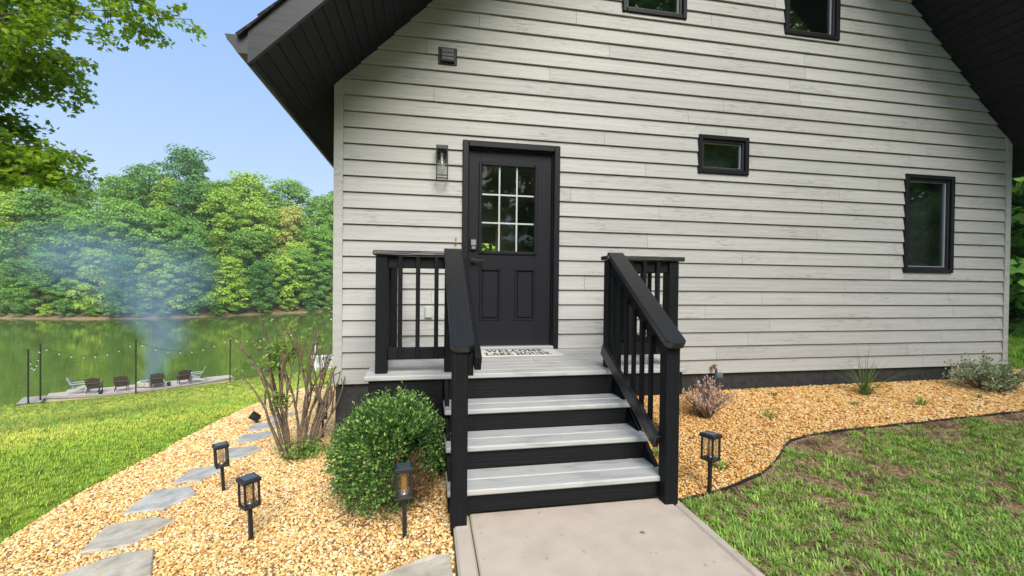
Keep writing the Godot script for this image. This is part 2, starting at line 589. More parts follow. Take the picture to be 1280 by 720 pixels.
func tuft_mesh(seed_: int, blades: int, hgt: float, spread: float, wide: float, lean: float) -> ArrayMesh:
	var r := RandomNumberGenerator.new()
	r.seed = seed_
	var st := tool()
	for i in blades:
		var t := r.randf() * TAU
		var o := Vector3(cos(t), 0, sin(t)) * spread * sqrt(r.randf())
		var dirv := Vector3(cos(t + r.randf_range(-0.8, 0.8)), 0, sin(t + r.randf_range(-0.8, 0.8)))
		var side := dirv.cross(Vector3.UP).normalized() * wide * r.randf_range(0.7, 1.2)
		var hh := hgt * r.randf_range(0.6, 1.15)
		var l := lean * r.randf_range(0.4, 1.3)
		var p1 := o + Vector3(0, hh * 0.62, 0) + dirv * l * 0.35
		var p2 := o + Vector3(0, hh, 0) + dirv * l
		var v := r.randf_range(0.8, 1.15)
		st.set_color(Color(v, v, v * 0.95))
		for q in [o - side, p1 - side * 0.8, o + side, o + side, p1 - side * 0.8, p1 + side * 0.8, p1 - side * 0.8, p2, p1 + side * 0.8]:
			st.add_vertex(q)
	return done(st)

func build_litter() -> void:
	# fallen brown leaves under the bush and scattered over the pebbles
	rng.seed = 612
	var l := tool()
	leaf_shape(l, Vector3(-0.5, 0, 0), Vector3.RIGHT, Vector3.UP, 1.0, 0.5, Color(1, 1, 1))
	var xfs := []
	var cols := []
	for i in 560:
		var p: Vector2
		if i < 360:
			var a := rng.randf() * TAU
			p = Vector2(-0.12, 1.62) + Vector2(cos(a), sin(a)) * Vector2(0.42, 0.30) * sqrt(rng.randf())
			if p.x > 0.10: continue
		elif i < 470:
			p = Vector2(rng.randf_range(-2.6, 0.05), rng.randf_range(-2.0, 2.6))
		else:
			p = Vector2(rng.randf_range(1.7, 7.0), 0.0)
			p.y = rng.randf_range(0.15, piece(BED_EDGE, p.x) - 0.05)
		var s := rng.randf_range(0.018, 0.042)
		xfs.append(Transform3D(Basis.from_euler(Vector3(rng.randf_range(-0.5, 0.5), rng.randf() * TAU, rng.randf_range(-0.5, 0.5))).scaled(Vector3.ONE * s), gp(p.x, p.y, 0.03)))
		cols.append(Color(0.17, 0.085, 0.045).lerp(Color(0.36, 0.22, 0.12), rng.randf()))
	var o := multi("leaf_litter", done(l), M.leaf, xfs, cols)
	tag(o, "brown fallen leaves under the round bush and over the pebbles", "leaves", "", "stuff")

func build_grass() -> void:
	rng.seed = 99
	var nn := FastNoiseLite.new()
	nn.seed = 21
	nn.frequency = 0.35
	var n2 := FastNoiseLite.new()
	n2.seed = 22
	n2.frequency = 1.1
	# lake side lawn: density follows apparent size
	var xfs := [[], []]
	var cols := [[], []]
	var dist := 2.6
	while dist < 36.0:
		var stepd := dist * 0.0125
		var a := -1.12
		while a < 0.02:
			var da := 0.0125
			var d := dist + rng.randf_range(-0.6, 0.6) * stepd
			var aa := a + rng.randf_range(-0.6, 0.6) * da
			a += da
			var x := sin(aa) * d
			var z := 4.55 - cos(aa) * d
			if x > piece(LAWN_EDGE, z) - 0.02 + 0.05 * n2.get_noise_1d(z * 3.0): continue
			var ld := lake_d(x, z)
			if ld > 27.9: continue
			if x > -18.6 and x < -11.4 and ld > 26.25 + 0.075 * pow(x + 15.0, 2.0): continue
			var s := clampf(d * 0.19, 0.75, 3.4) * rng.randf_range(0.7, 1.25)
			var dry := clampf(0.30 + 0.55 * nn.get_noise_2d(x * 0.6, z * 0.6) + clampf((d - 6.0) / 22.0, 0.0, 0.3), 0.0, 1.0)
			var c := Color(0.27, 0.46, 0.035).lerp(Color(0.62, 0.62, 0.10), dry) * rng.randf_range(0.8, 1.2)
			if rng.randf() < 0.03:
				s *= 1.7
				c = Color(0.16, 0.34, 0.04)
			var k := rng.randi() % 2
			xfs[k].append(Transform3D(Basis(Vector3.UP, rng.randf() * TAU).scaled(Vector3(s, s * clampf(1.6 - d * 0.03, 0.45, 1.3), s)), gp(x, z, 0.0)))
			cols[k].append(c)
		dist += stepd
	for k in 2:
		var o := multi("lawn_grass", tuft_mesh(400 + k, 15, 0.019, 0.045, 0.0022, 0.026), M.grass, xfs[k], cols[k])
		tag(o, "bright green mown grass on the slope to the lake", "grass", "grass of the lake slope", "stuff")
	# patchy front lawn
	xfs = [[], []]
	cols = [[], []]
	for i in 52000:
		var x := rng.randf_range(1.56, 7.4)
		var z := rng.randf_range(0.9, 4.3)
		var e: float = piece(BED_EDGE, x)
		if z < e + 0.03: continue
		if x > 0.62 * (z + 8.0): continue
		var cover := 0.36 + 0.85 * nn.get_noise_2d(x * 2.6, z * 2.6) + 0.6 * n2.get_noise_2d(x * 2.0 + 40.0, z * 2.0)
		cover += clampf((z - e - 0.35) * 0.7, -0.45, 0.15)
		if rng.randf() > clampf(cover, 0.03, 0.95): continue
		var s := rng.randf_range(0.38, 1.1)
		var c := Color(0.20, 0.42, 0.06).lerp(Color(0.42, 0.60, 0.11), rng.randf()) * rng.randf_range(0.8, 1.15)
		if rng.randf() < 0.07: c = Color(0.38, 0.32, 0.15)
		var k := rng.randi() % 2
		xfs[k].append(Transform3D(Basis(Vector3.UP, rng.randf() * TAU).scaled(Vector3(s, s * rng.randf_range(0.6, 1.1), s)), gp(x, z, 0.006)))
		cols[k].append(c)
	for k in 2:
		var o := multi("front_grass", tuft_mesh(410 + k, 8, 0.045, 0.022, 0.0036, 0.05), M.grass, xfs[k], cols[k])
		tag(o, "patchy coarse grass of the front lawn beside the walkway", "grass", "grass of the front lawn", "stuff")
	# dry straw lying on the bare soil
	xfs = []
	cols = []
	for i in 14000:
		var x := rng.randf_range(1.56, 7.0)
		var z := rng.randf_range(1.0, 4.2)
		if z < piece(BED_EDGE, x) + 0.03: continue
		var s := rng.randf_range(0.5, 1.3)
		xfs.append(Transform3D(Basis.from_euler(Vector3(rng.randf_range(-0.15, 0.15), rng.randf() * TAU, 1.4)).scaled(Vector3(s, s, s)), gp(x, z, 0.014)))
		cols.append(Color(0.46, 0.35, 0.22).lerp(Color(0.24, 0.16, 0.10), rng.randf()))
	var so := multi("straw", tuft_mesh(420, 3, 0.05, 0.012, 0.0016, 0.02), M.grass, xfs, cols)
	tag(so, "dry straw scattered over bare soil of the front lawn", "straw", "", "stuff")
	# lawn right of the house
	xfs = []
	cols = []
	for i in 9000:
		var x := rng.randf_range(7.6, 24.0)
		var z := rng.randf_range(-12.0, 0.9)
		if x < 9.5 and z > -0.4: continue
		var s := rng.randf_range(1.2, 2.4)
		xfs.append(Transform3D(Basis(Vector3.UP, rng.randf() * TAU).scaled(Vector3(s, s * 0.8, s)), gp(x, z)))
		cols.append(Color(0.19, 0.38, 0.03) * rng.randf_range(0.8, 1.2))
	var ro := multi("side_grass", tuft_mesh(430, 12, 0.055, 0.045, 0.003, 0.035), M.grass, xfs, cols)
	tag(ro, "green grass behind the right corner of the house", "grass", "", "stuff")

# ------------------------------------------------------------------ house
const WX0 := -0.90
const WX1 := 7.49
const EAVE_Y := 3.23
const PEAK_X := 3.295
const DECK := 0.66
const ROOF_BACK := -9.6
const RAKE := 1.11
const EAVE_OUT := 0.345
var holes := [[0.335, 1.348, 0.62, 2.79], [2.034, 2.785, 4.29, 5.45], [4.047, 4.785, 4.28, 5.45], [2.964, 3.593, 2.612, 3.035], [5.80, 6.549, 1.54, 2.753]]

func rake_y(x: float) -> float:
	return EAVE_Y + minf(x - WX0, WX1 - x)

func siding_piece(x0: float, x1: float, ya: float, yb: float, y0: float, y1: float, parent: Node) -> void:
	# a lap board: course y0..y1, this piece covers ya..yb and x0..x1, ends cut to the rakes
	if x1 - x0 < 0.004 or yb - ya < 0.004: return
	var zf := func(y: float) -> float: return lerpf(0.028, 0.006, clampf((y - y0) / (y1 - y0), 0, 1))
	var lx := func(x: float, y: float) -> float: return clampf(x, WX0 + maxf(0.0, y - EAVE_Y), WX1 - maxf(0.0, y - EAVE_Y))
	var l0: float = lx.call(x0, ya)
	var r0: float = lx.call(x1, ya)
	if r0 - l0 < 0.01: return
	var yt := yb
	if yb > y1 - 0.001: yt = yb - 0.009
	var prof := [[ya, 0.0 + zf.call(ya)], [yt, 0.0 + zf.call(yt)]]
	if yt < yb: prof.append_array([[yt, -0.014], [yb, -0.014]])
	prof.append_array([[yb, -0.11], [ya, -0.11]])
	var L := []
	var R := []
	var mid := Vector3.ZERO
	for q in prof:
		L.append(Vector3(lx.call(x0, q[0]), q[0], q[1]))
		R.append(Vector3(lx.call(x1, q[0]), q[0], q[1]))
		mid += L[-1] + R[-1]
	mid /= prof.size() * 2.0
	mid.z = -0.06
	var st := tool()
	for q in prof.size():
		var n := (q + 1) % prof.size()
		if yt < yb and q == 1:
			face(st, [L[q], R[q], R[n], L[n]], mid - Vector3(0, 0.05, 0))
		else:
			face(st, [L[q], R[q], R[n], L[n]], mid)
	for side in [L, R]:
		# end faces as two quads: the lip and the core
		var far: Vector3 = mid + ((R[0] - L[0]) if side == L else (L[0] - R[0]))
		if yt < yb:
			face(st, [side[0], side[1], side[2], Vector3(side[2].x, side[2].y, -0.11), side[5]], far)
			face(st, [side[2], side[3], side[4], Vector3(side[2].x, side[2].y, -0.11)], far)
		else:
			face(st, [side[0], side[1], side[2], side[3]], far)
	part("siding_board", done(st), M["siding%d" % (rng.randi() % 3)], parent)

func build_house() -> void:
	rng.seed = 5
	var house := thing("house", Vector3(PEAK_X, 0, -4.5), "pale grey clapboard lake house with steep black roof overhang", "house")
	var wall := group_node("gable_wall", house)
	var course := 0.1560
	var k := -2
	while true:
		var y0 := DECK + 0.002 + course * k
		var y1 := y0 + course - 0.0006
		if y0 > EAVE_Y + (WX1 - WX0) * 0.5 - 0.05: break
		k += 1
		var cuts := []
		var x := WX0 + 0.085 if y0 < EAVE_Y - 0.05 else WX0
		var xe := WX1 - 0.085 if y0 < EAVE_Y - 0.05 else WX1
		cuts.append(x)
		if y0 < 5.4:
			var j := x + rng.randf_range(0.8, 4.5)
			while j < xe - 0.5:
				cuts.append(j)
				j += rng.randf_range(2.4, 4.4)
		cuts.append(xe)
		for i in cuts.size() - 1:
			var a: float = cuts[i] + (0.0014 if i > 0 else 0.0)
			var b: float = cuts[i + 1] - 0.0014
			# cut out the openings
			var segs := [[a, b]]
			for hh in holes:
				if hh[3] <= y0 or hh[2] >= y1: continue
				var next := []
				for s in segs:
					if hh[1] <= s[0] or hh[0] >= s[1]:
						next.append(s)
						continue
					if hh[0] > s[0]: next.append([s[0], hh[0]])
					if hh[1] < s[1]: next.append([hh[1], s[1]])
					var m0 := maxf(s[0], hh[0])
					var m1 := minf(s[1], hh[1])
					if hh[2] > y0: siding_piece(m0, m1, y0, minf(hh[2], y1), y0, y1, wall)
					if hh[3] < y1: siding_piece(m0, m1, maxf(hh[3], y0), y1, y0, y1, wall)
				segs = next
			for s in segs: siding_piece(s[0], s[1], y0, y1, y0, y1, wall)
	# nail heads along the studs, too small to pick out singly
	var nails := tool()
	for c in range(-2, 34):
		var ny := DECK + 0.002 + course * c + 0.028
		var sx := WX0 + 0.16 + 0.02 * (c % 3)
		while sx < WX1 - 0.12:
			var nx := sx + rng.randf_range(-0.015, 0.015)
			var nyy := ny + rng.randf_range(-0.006, 0.006)
			sx += 0.406
			if nyy > rake_y(nx) - 0.05: continue
			var clear := true
			for hh in holes:
				if nx > hh[0] - 0.02 and nx < hh[1] + 0.02 and nyy > hh[2] - 0.02 and nyy < hh[3] + 0.02: clear = false
			if not clear: continue
			var ring := []
			for q in 6: ring.append(Vector3(nx + 0.0036 * cos(q * TAU / 6.0), nyy + 0.0036 * sin(q * TAU / 6.0), 0.0248))
			face(nails, ring, Vector3(nx, nyy, -1))
	var nh := part("nail_heads", done(nails), M.nail, wall)
	nh.set_meta("kind", "stuff")
	# corner boards
	for sx in [-1, 1]:
		var x0 := WX0 if sx < 0 else WX1 - 0.084
		var st := tool()
		var p := [Vector3(x0, 0.352, 0), Vector3(x0 + 0.084, 0.352, 0), Vector3(x0 + 0.084, rake_y(x0 + 0.084) - 0.002, 0), Vector3(x0, rake_y(x0) - 0.002, 0)]
		prism(st, p, Vector3(0, 0, -0.10), Vector3(0, 0, 0.030))
		part("corner_board", done(st), M.trim, wall)
	# foundation and the other walls
	bar("foundation", Vector3(WX0 + 0.02, -2.5, -0.2), Vector3(6.62, 0.349, -0.012), M.foundation, house)
	bar("foundation", Vector3(6.622, -0.5, -0.2), Vector3(WX1 - 0.01, 0.349, -0.02), M.bare_block, house)
	for sx in [-1, 1]:
		var xw := WX0 + 0.002 if sx < 0 else WX1 - 0.102
		bar("side_wall", Vector3(xw, 0.35, -8.99), Vector3(xw + 0.1, EAVE_Y - 0.01, -0.115), M.trim, house)
		bar("foundation", Vector3(xw + 0.012, -4.0, -8.98), Vector3(xw + 0.098, 0.345, -0.21), M.foundation, house)
	# rear wall with a wide glazed opening to the lake
	var rw := -8.99
	for q in [[WX0 + 0.11, -0.9 + 0.55, 0.35, 3.0], [2.55, WX1 - 0.11, 0.35, 3.0], [-0.349, 2.549, 2.56, 3.0], [-0.349, 2.549, 0.35, 0.64]]:
		bar("rear_wall", Vector3(q[0], q[2], rw - 0.1), Vector3(q[1], q[3], rw), M.interior, house)
	var gst := tool()
	prism(gst, [Vector3(WX0 + 0.12, 3.002, 0), Vector3(WX1 - 0.12, 3.002, 0), Vector3(WX1 - 0.12, 3.3, 0), Vector3(PEAK_X, EAVE_Y + 4.1, 0), Vector3(WX0 + 0.12, 3.3, 0)], Vector3(0, 0, rw - 0.1), Vector3(0, 0, rw))
	part("rear_gable", done(gst), M.interior, house)
	bar("floor", Vector3(WX0 + 0.12, 0.50, -8.98), Vector3(WX1 - 0.12, 0.638, -0.21), M.interior_wood, house)
	bar("ceiling", Vector3(WX0 + 0.12, 3.04, -8.98), Vector3(WX1 - 0.12, 3.20, -0.14), M.interior, house)
	bar("partition", Vector3(2.0, 0.64, -8.9), Vector3(2.1, 3.03, -0.3), M.interior, house)
	bar("cabinet", Vector3(1.52, 0.64, -3.2), Vector3(1.98, 2.62, -2.3), M.interior_wood, house)
	build_roof(house)
	build_door(house)
	for i in range(1, 5): build_window(house, holes[i], i)
	# square exhaust vent
	var vent := group_node("wall_vent", house)
	bar("frame", Vector3(0.08, 3.526, 0.005), Vector3(0.266, 3.70, 0.032), M.casing, vent, 0.006)
	bar("hood", Vector3(0.105, 3.548, 0.033), Vector3(0.241, 3.68, 0.062), M.metal_black, vent, 0.012)
	for i in 3: bar("louver", Vector3(0.115, 3.56 + 0.037 * i, 0.0625), Vector3(0.231, 3.588 + 0.037 * i, 0.068), M.metal_black, vent, 0.002)
	# outlet cover and little brass hook by the door
	bar("outlet_cover", Vector3(-0.03, 0.992, 0.018), Vector3(0.042, 1.112, 0.052), M.plastic_grey, house, 0.008)
	var hook := group_node("brass_hook", house)
	bar("hook_plate", Vector3(0.262, 1.735, 0.014), Vector3(0.278, 1.80, 0.028), M.brass, hook)
	bar("hook_arm", Vector3(0.264, 1.735, 0.029), Vector3(0.276, 1.752, 0.06), M.brass, hook)

func roof_pt(sx: int, u: float, off: float, z: float) -> Vector3:
	# u: horizontal distance inward from the wall corner (negative outside); off: height above the soffit plane
	var x := WX0 + u if sx < 0 else WX1 - u
	return Vector3(x, EAVE_Y + u + off, z)

func build_roof(house: Node3D) -> void:
	var roof := group_node("roof", house)
	for sx in [-1, 1]:
		var half := (WX1 - WX0) * 0.5
		# soffit boards under the gable overhang run out from the wall
		var w := (0.106 if sx < 0 else 0.125) / sqrt(2.0)
		var u := -EAVE_OUT + 0.02
		while u < 2.9:
			var st := tool()
			var a := roof_pt(sx, u + 0.0015, 0.0, 0)
			var b := roof_pt(sx, u + w - 0.0015, 0.0, 0)
			var n := Vector3(-1 if sx < 0 else 1, 1, 0).normalized()
			var t := (b - a).normalized()
			# V-jointed edges
			prism(st, [a + n * 0.006, a + t * 0.008, b - t * 0.008, b + n * 0.006, b + n * 0.02, a + n * 0.02], Vector3(0, 0, 0.0305), Vector3(0, 0, RAKE - 0.002))
			part("soffit_board", done(st), M.soffit, roof)
			u += w
		var sp := tool()
		prism(sp, [roof_pt(sx, u, 0, 0), roof_pt(sx, half, 0, 0), roof_pt(sx, half, 0.03, 0), roof_pt(sx, u, 0.03, 0)], Vector3(0, 0, 0.0305), Vector3(0, 0, RAKE - 0.002))
		part("upper_soffit", done(sp), M.soffit, roof)
		# eave soffit along the side wall: narrow ribs across
		var z := 0.027
		while z > -3.0:
			var st2 := tool()
			var e0 := roof_pt(sx, -EAVE_OUT + 0.02, 0.004, 0)
			var e1 := roof_pt(sx, -0.002, 0.004, 0)
			prism(st2, [e0, e1, e1 + Vector3(0, 0.02, 0), e0 + Vector3(0, 0.02, 0)], Vector3(0, 0, z), Vector3(0, 0, z - 0.068))
			part("eave_soffit_board", done(st2), M.soffit, roof)
			z -= 0.074
		var es := tool()
		prism(es, [roof_pt(sx, -EAVE_OUT + 0.02, 0.004, 0), roof_pt(sx, -0.002, 0.004, 0), roof_pt(sx, -0.002, 0.03, 0), roof_pt(sx, -EAVE_OUT + 0.02, 0.03, 0)], Vector3(0, 0, z), Vector3(0, 0, ROOF_BACK + 0.05))
		part("eave_soffit", done(es), M.soffit, roof)
		# roof deck slab with shingles above
		var rd := tool()
		prism(rd, [roof_pt(sx, -EAVE_OUT + 0.02, 0.035, 0), roof_pt(sx, half, 0.035, 0), roof_pt(sx, half, 0.2, 0), roof_pt(sx, -EAVE_OUT + 0.02, 0.2, 0)], Vector3(0, 0, ROOF_BACK + 0.03), Vector3(0, 0, RAKE - 0.003))
		part("roof_deck", done(rd), M.soffit, roof)
		# barge board on the rake
		var bb := tool()
		prism(bb, [roof_pt(sx, -EAVE_OUT - 0.005, -0.02, 0), roof_pt(sx, half - 0.0015, -0.02, 0), roof_pt(sx, half - 0.0015, 0.205, 0), roof_pt(sx, -EAVE_OUT - 0.005, 0.205, 0)], Vector3(0, 0, RAKE), Vector3(0, 0, RAKE + 0.035))
		part("barge_board", done(bb), M.fascia, roof)
		# eave fascia
		var xe := WX0 - EAVE_OUT if sx < 0 else WX1 + EAVE_OUT
		bar("eave_fascia", Vector3(xe - 0.005, EAVE_Y - EAVE_OUT - 0.03, ROOF_BACK), Vector3(xe + 0.018 if sx < 0 else xe - 0.018, EAVE_Y - EAVE_OUT + 0.17, RAKE - 0.002), M.fascia, roof)
		# shingle courses: the lowest ones as separate strips
		for c in 14:
			var u0 := -EAVE_OUT - 0.06 + c * 0.14
			var s := tool()
			var n2 := Vector3(-1 if sx < 0 else 1, 1, 0).normalized()
			var p0 := roof_pt(sx, u0, 0.207, 0)
			var p1 := roof_pt(sx, u0 + 0.2, 0.207, 0)
			prism(s, [p0, p1, p1 + n2 * 0.006, p0 + n2 * 0.024], Vector3(0, 0, ROOF_BACK), Vector3(0, 0, RAKE + 0.06 + 0.006 * sin(c * 2.4)))
			part("shingle_course", done(s), M.shingle, roof)
		var us := -EAVE_OUT - 0.06 + 14 * 0.14
		var s2 := tool()
		prism(s2, [roof_pt(sx, us, 0.207, 0), roof_pt(sx, half, 0.207, 0), roof_pt(sx, half, 0.235, 0), roof_pt(sx, us, 0.235, 0)], Vector3(0, 0, ROOF_BACK), Vector3(0, 0, RAKE + 0.06))
		part("shingle_field", done(s2), M.shingle, roof)
		# K-style gutter
		var g := tool()
		var sg := -1.0 if sx < 0 else 1.0
		var gx := xe + sg * 0.007
		var gy := EAVE_Y - EAVE_OUT + 0.05
		var prof := [Vector3(gx, gy, 0), Vector3(gx + sg * 0.07, gy, 0), Vector3(gx + sg * 0.105, gy + 0.05, 0), Vector3(gx + sg * 0.135, gy + 0.085, 0), Vector3(gx + sg * 0.15, gy + 0.125, 0), Vector3(gx, gy + 0.125, 0)]
		prism(g, prof, Vector3(0, 0, ROOF_BACK), Vector3(0, 0, RAKE + 0.02))
		part("gutter", done(g), M.gutter, roof)

func frame_rect(called: String, x0: float, x1: float, y0: float, y1: float, w: float, z0: float, z1: float, m: Material, parent: Node, ch := 0.005) -> void:
	bar(called, Vector3(x0, y0, z0), Vector3(x0 + w, y1, z1), m, parent, ch)
	bar(called, Vector3(x1 - w, y0, z0), Vector3(x1, y1, z1), m, parent, ch)
	bar(called, Vector3(x0 + w, y1 - w, z0), Vector3(x1 - w, y1, z1 - 0.001), m, parent, ch)
	bar(called, Vector3(x0 + w, y0, z0), Vector3(x1 - w, y0 + w, z1 - 0.001), m, parent, ch)

func build_window(house: Node3D, hh: Array, i: int) -> void:
	var w := group_node("window", house)
	frame_rect("casing", hh[0] - 0.004, hh[1] + 0.004, hh[2] - 0.004, hh[3] + 0.004, 0.05, 0.0, 0.046, M.casing, w, 0.008)
	frame_rect("sash", hh[0] + 0.048, hh[1] - 0.048, hh[2] + 0.048, hh[3] - 0.048, 0.022, -0.045, 0.018, M.metal_black, w, 0.004)
	frame_rect("spacer", hh[0] + 0.071, hh[1] - 0.071, hh[2] + 0.071, hh[3] - 0.071, 0.008, -0.04, -0.012, M.aluminium, w, 0.002)
	var pane := box_mesh(Vector3(hh[1] - hh[0] - 0.142, hh[3] - hh[2] - 0.142, 0.004), 0.0005)
	part("pane", pane, M.glass, w, Transform3D(Basis(), Vector3((hh[0] + hh[1]) * 0.5, (hh[2] + hh[3]) * 0.5, -0.02)))
	part("pane", pane, M.glass, w, Transform3D(Basis(), Vector3((hh[0] + hh[1]) * 0.5, (hh[2] + hh[3]) * 0.5, -0.034)))
	if i >= 3:
		# drawn roller shade a little way behind the glass
		bar("roller_shade", Vector3(hh[0] + 0.03, hh[2] + 0.02, -0.21), Vector3(hh[1] - 0.03, hh[3] - 0.02, -0.20), M.shade, w)

func build_door(house: Node3D) -> void:
	var d := group_node("entry_door", house)
	var x0 := 0.335
	var x1 := 1.348
	var top := 2.79
	# casing
	bar("casing", Vector3(x0 - 0.004, DECK + 0.002, 0.0), Vector3(x0 + 0.058, top, 0.048), M.casing, d, 0.006)
	bar("casing", Vector3(x1 - 0.058, DECK + 0.002, 0.0), Vector3(x1 + 0.004, top, 0.048), M.casing, d, 0.006)
	bar("casing", Vector3(x0 + 0.0585, top - 0.062, 0.0), Vector3(x1 - 0.0585, top, 0.047), M.casing, d, 0.006)
	# jamb
	bar("jamb", Vector3(x0 + 0.042, DECK + 0.03, -0.11), Vector3(x0 + 0.068, top - 0.045, -0.002), M.door, d)
	bar("jamb", Vector3(x1 - 0.068, DECK + 0.03, -0.11), Vector3(x1 - 0.042, top - 0.045, -0.002), M.door, d)
	bar("jamb", Vector3(x0 + 0.069, top - 0.075, -0.11), Vector3(x1 - 0.069, top - 0.048, -0.002), M.door, d)
	bar("threshold", Vector3(x0 + 0.05, DECK + 0.003, -0.10), Vector3(x1 - 0.05, DECK + 0.034, 0.055), M.aluminium, d, 0.006)
	# slab built round the glazed opening
	var sx0 := x0 + 0.0705
	var sx1 := x1 - 0.0705
	var sy0 := DECK + 0.036
	var sy1 := top - 0.077
	var gx0 := 0.522
	var gx1 := 1.110
	var gy0 := 1.665
	var gy1 := 2.575
	var slab := group_node("slab", d)
	bar("stile", Vector3(sx0, sy0, -0.075), Vector3(gx0, sy1, -0.030), M.door, slab, 0.002)
	bar("stile", Vector3(gx1, sy0, -0.075), Vector3(sx1, sy1, -0.030), M.door, slab, 0.002)
	bar("rail", Vector3(gx0, gy1, -0.075), Vector3(gx1, sy1, -0.0302), M.door, slab, 0.0005)
	# lower rails and mullion round two sunk panels
	bar("rail", Vector3(gx0, 1.50, -0.075), Vector3(gx1, gy0, -0.0302), M.door, slab, 0.0005)
	bar("rail", Vector3(gx0, sy0, -0.075), Vector3(gx1, 0.955, -0.0302), M.door, slab, 0.0005)
	bar("rail", Vector3(0.742, 0.955, -0.075), Vector3(0.890, 1.50, -0.0302), M.door, slab, 0.0005)
	for p in [[0.522, 0.742], [0.890, 1.110]]:
		bar("panel_back", Vector3(p[0], 0.955, -0.075), Vector3(p[1], 1.50, -0.052), M.door, slab, 0.0005)
		frame_rect("panel_moulding", p[0] + 0.001, p[1] - 0.001, 0.956, 1.499, 0.02, -0.051, -0.026, M.door, slab, 0.007)
		bar("raised_panel", Vector3(p[0] + 0.035, 0.99, -0.052), Vector3(p[1] - 0.035, 1.465, -0.036), M.door, slab, 0.012)
	# lite frame, muntins, panes
	var lite := group_node("door_window", d)
	frame_rect("lite_frame", gx0 - 0.018, gx1 + 0.018, gy0 - 0.02, gy1 + 0.02, 0.034, -0.05, -0.012, M.door, lite, 0.010)
	var ix0 := gx0 + 0.016
	var ix1 := gx1 - 0.016
	var iy0 := gy0 + 0.014
	var iy1 := gy1 - 0.014
	for i in [1, 2]:
		var xm := lerpf(ix0, ix1, i / 3.0)
		bar("muntin", Vector3(xm - 0.0085, iy0, -0.058), Vector3(xm + 0.0085, iy1, -0.050), M.white, lite, 0.002)
		var ym := lerpf(iy0, iy1, i / 3.0)
		for j in 3:
			var xa := lerpf(ix0, ix1, j / 3.0) + (0.0087 if j > 0 else 0.0)
			var xb := lerpf(ix0, ix1, (j + 1) / 3.0) - (0.0087 if j < 2 else 0.0)
			bar("muntin", Vector3(xa, ym - 0.0085, -0.058), Vector3(xb, ym + 0.0085, -0.050), M.white, lite, 0.002)
	for i in 3:
		for j in 3:
			var a := Vector3(lerpf(ix0, ix1, i / 3.0), lerpf(iy0, iy1, j / 3.0), 0)
			var b := Vector3(lerpf(ix0, ix1, (i + 1) / 3.0), lerpf(iy0, iy1, (j + 1) / 3.0), 0)
			part("pane", box_mesh(Vector3(b.x - a.x, b.y - a.y, 0.003), 0.0004), M.glass, lite, Transform3D(Basis(), Vector3((a.x + b.x) * 0.5, (a.y + b.y) * 0.5, -0.045)))
	# keypad deadbolt and lever
	var lock := group_node("keypad_lock", d)
	bar("lock_body", Vector3(0.418, 1.682, -0.030), Vector3(0.488, 1.80, -0.004), M.metal_black, lock, 0.008)
	bar("keypad_face", Vector3(0.428, 1.735, -0.0038), Vector3(0.478, 1.79, -0.0015), M.steel, lock, 0.001)
	bar("thumb_turn", Vector3(0.436, 1.692, -0.0038), Vector3(0.470, 1.722, 0.006), M.steel, lock, 0.004)
	var lever := group_node("door_lever", d)
	var st := tool()
	tube(st, [Vector3(0.452, 1.578, -0.032), Vector3(0.452, 1.578, 0.016)], [0.026, 0.024], 14)
	part("rose", done(st), M.metal_black, lever)
	bar("handle", Vector3(0.440, 1.570, 0.017), Vector3(0.565, 1.587, 0.033), M.metal_black, lever, 0.005)

# ------------------------------------------------------------------ entry deck and steps
func bl() -> Material:
	return M["black%d" % (rng.randi() % 3)]

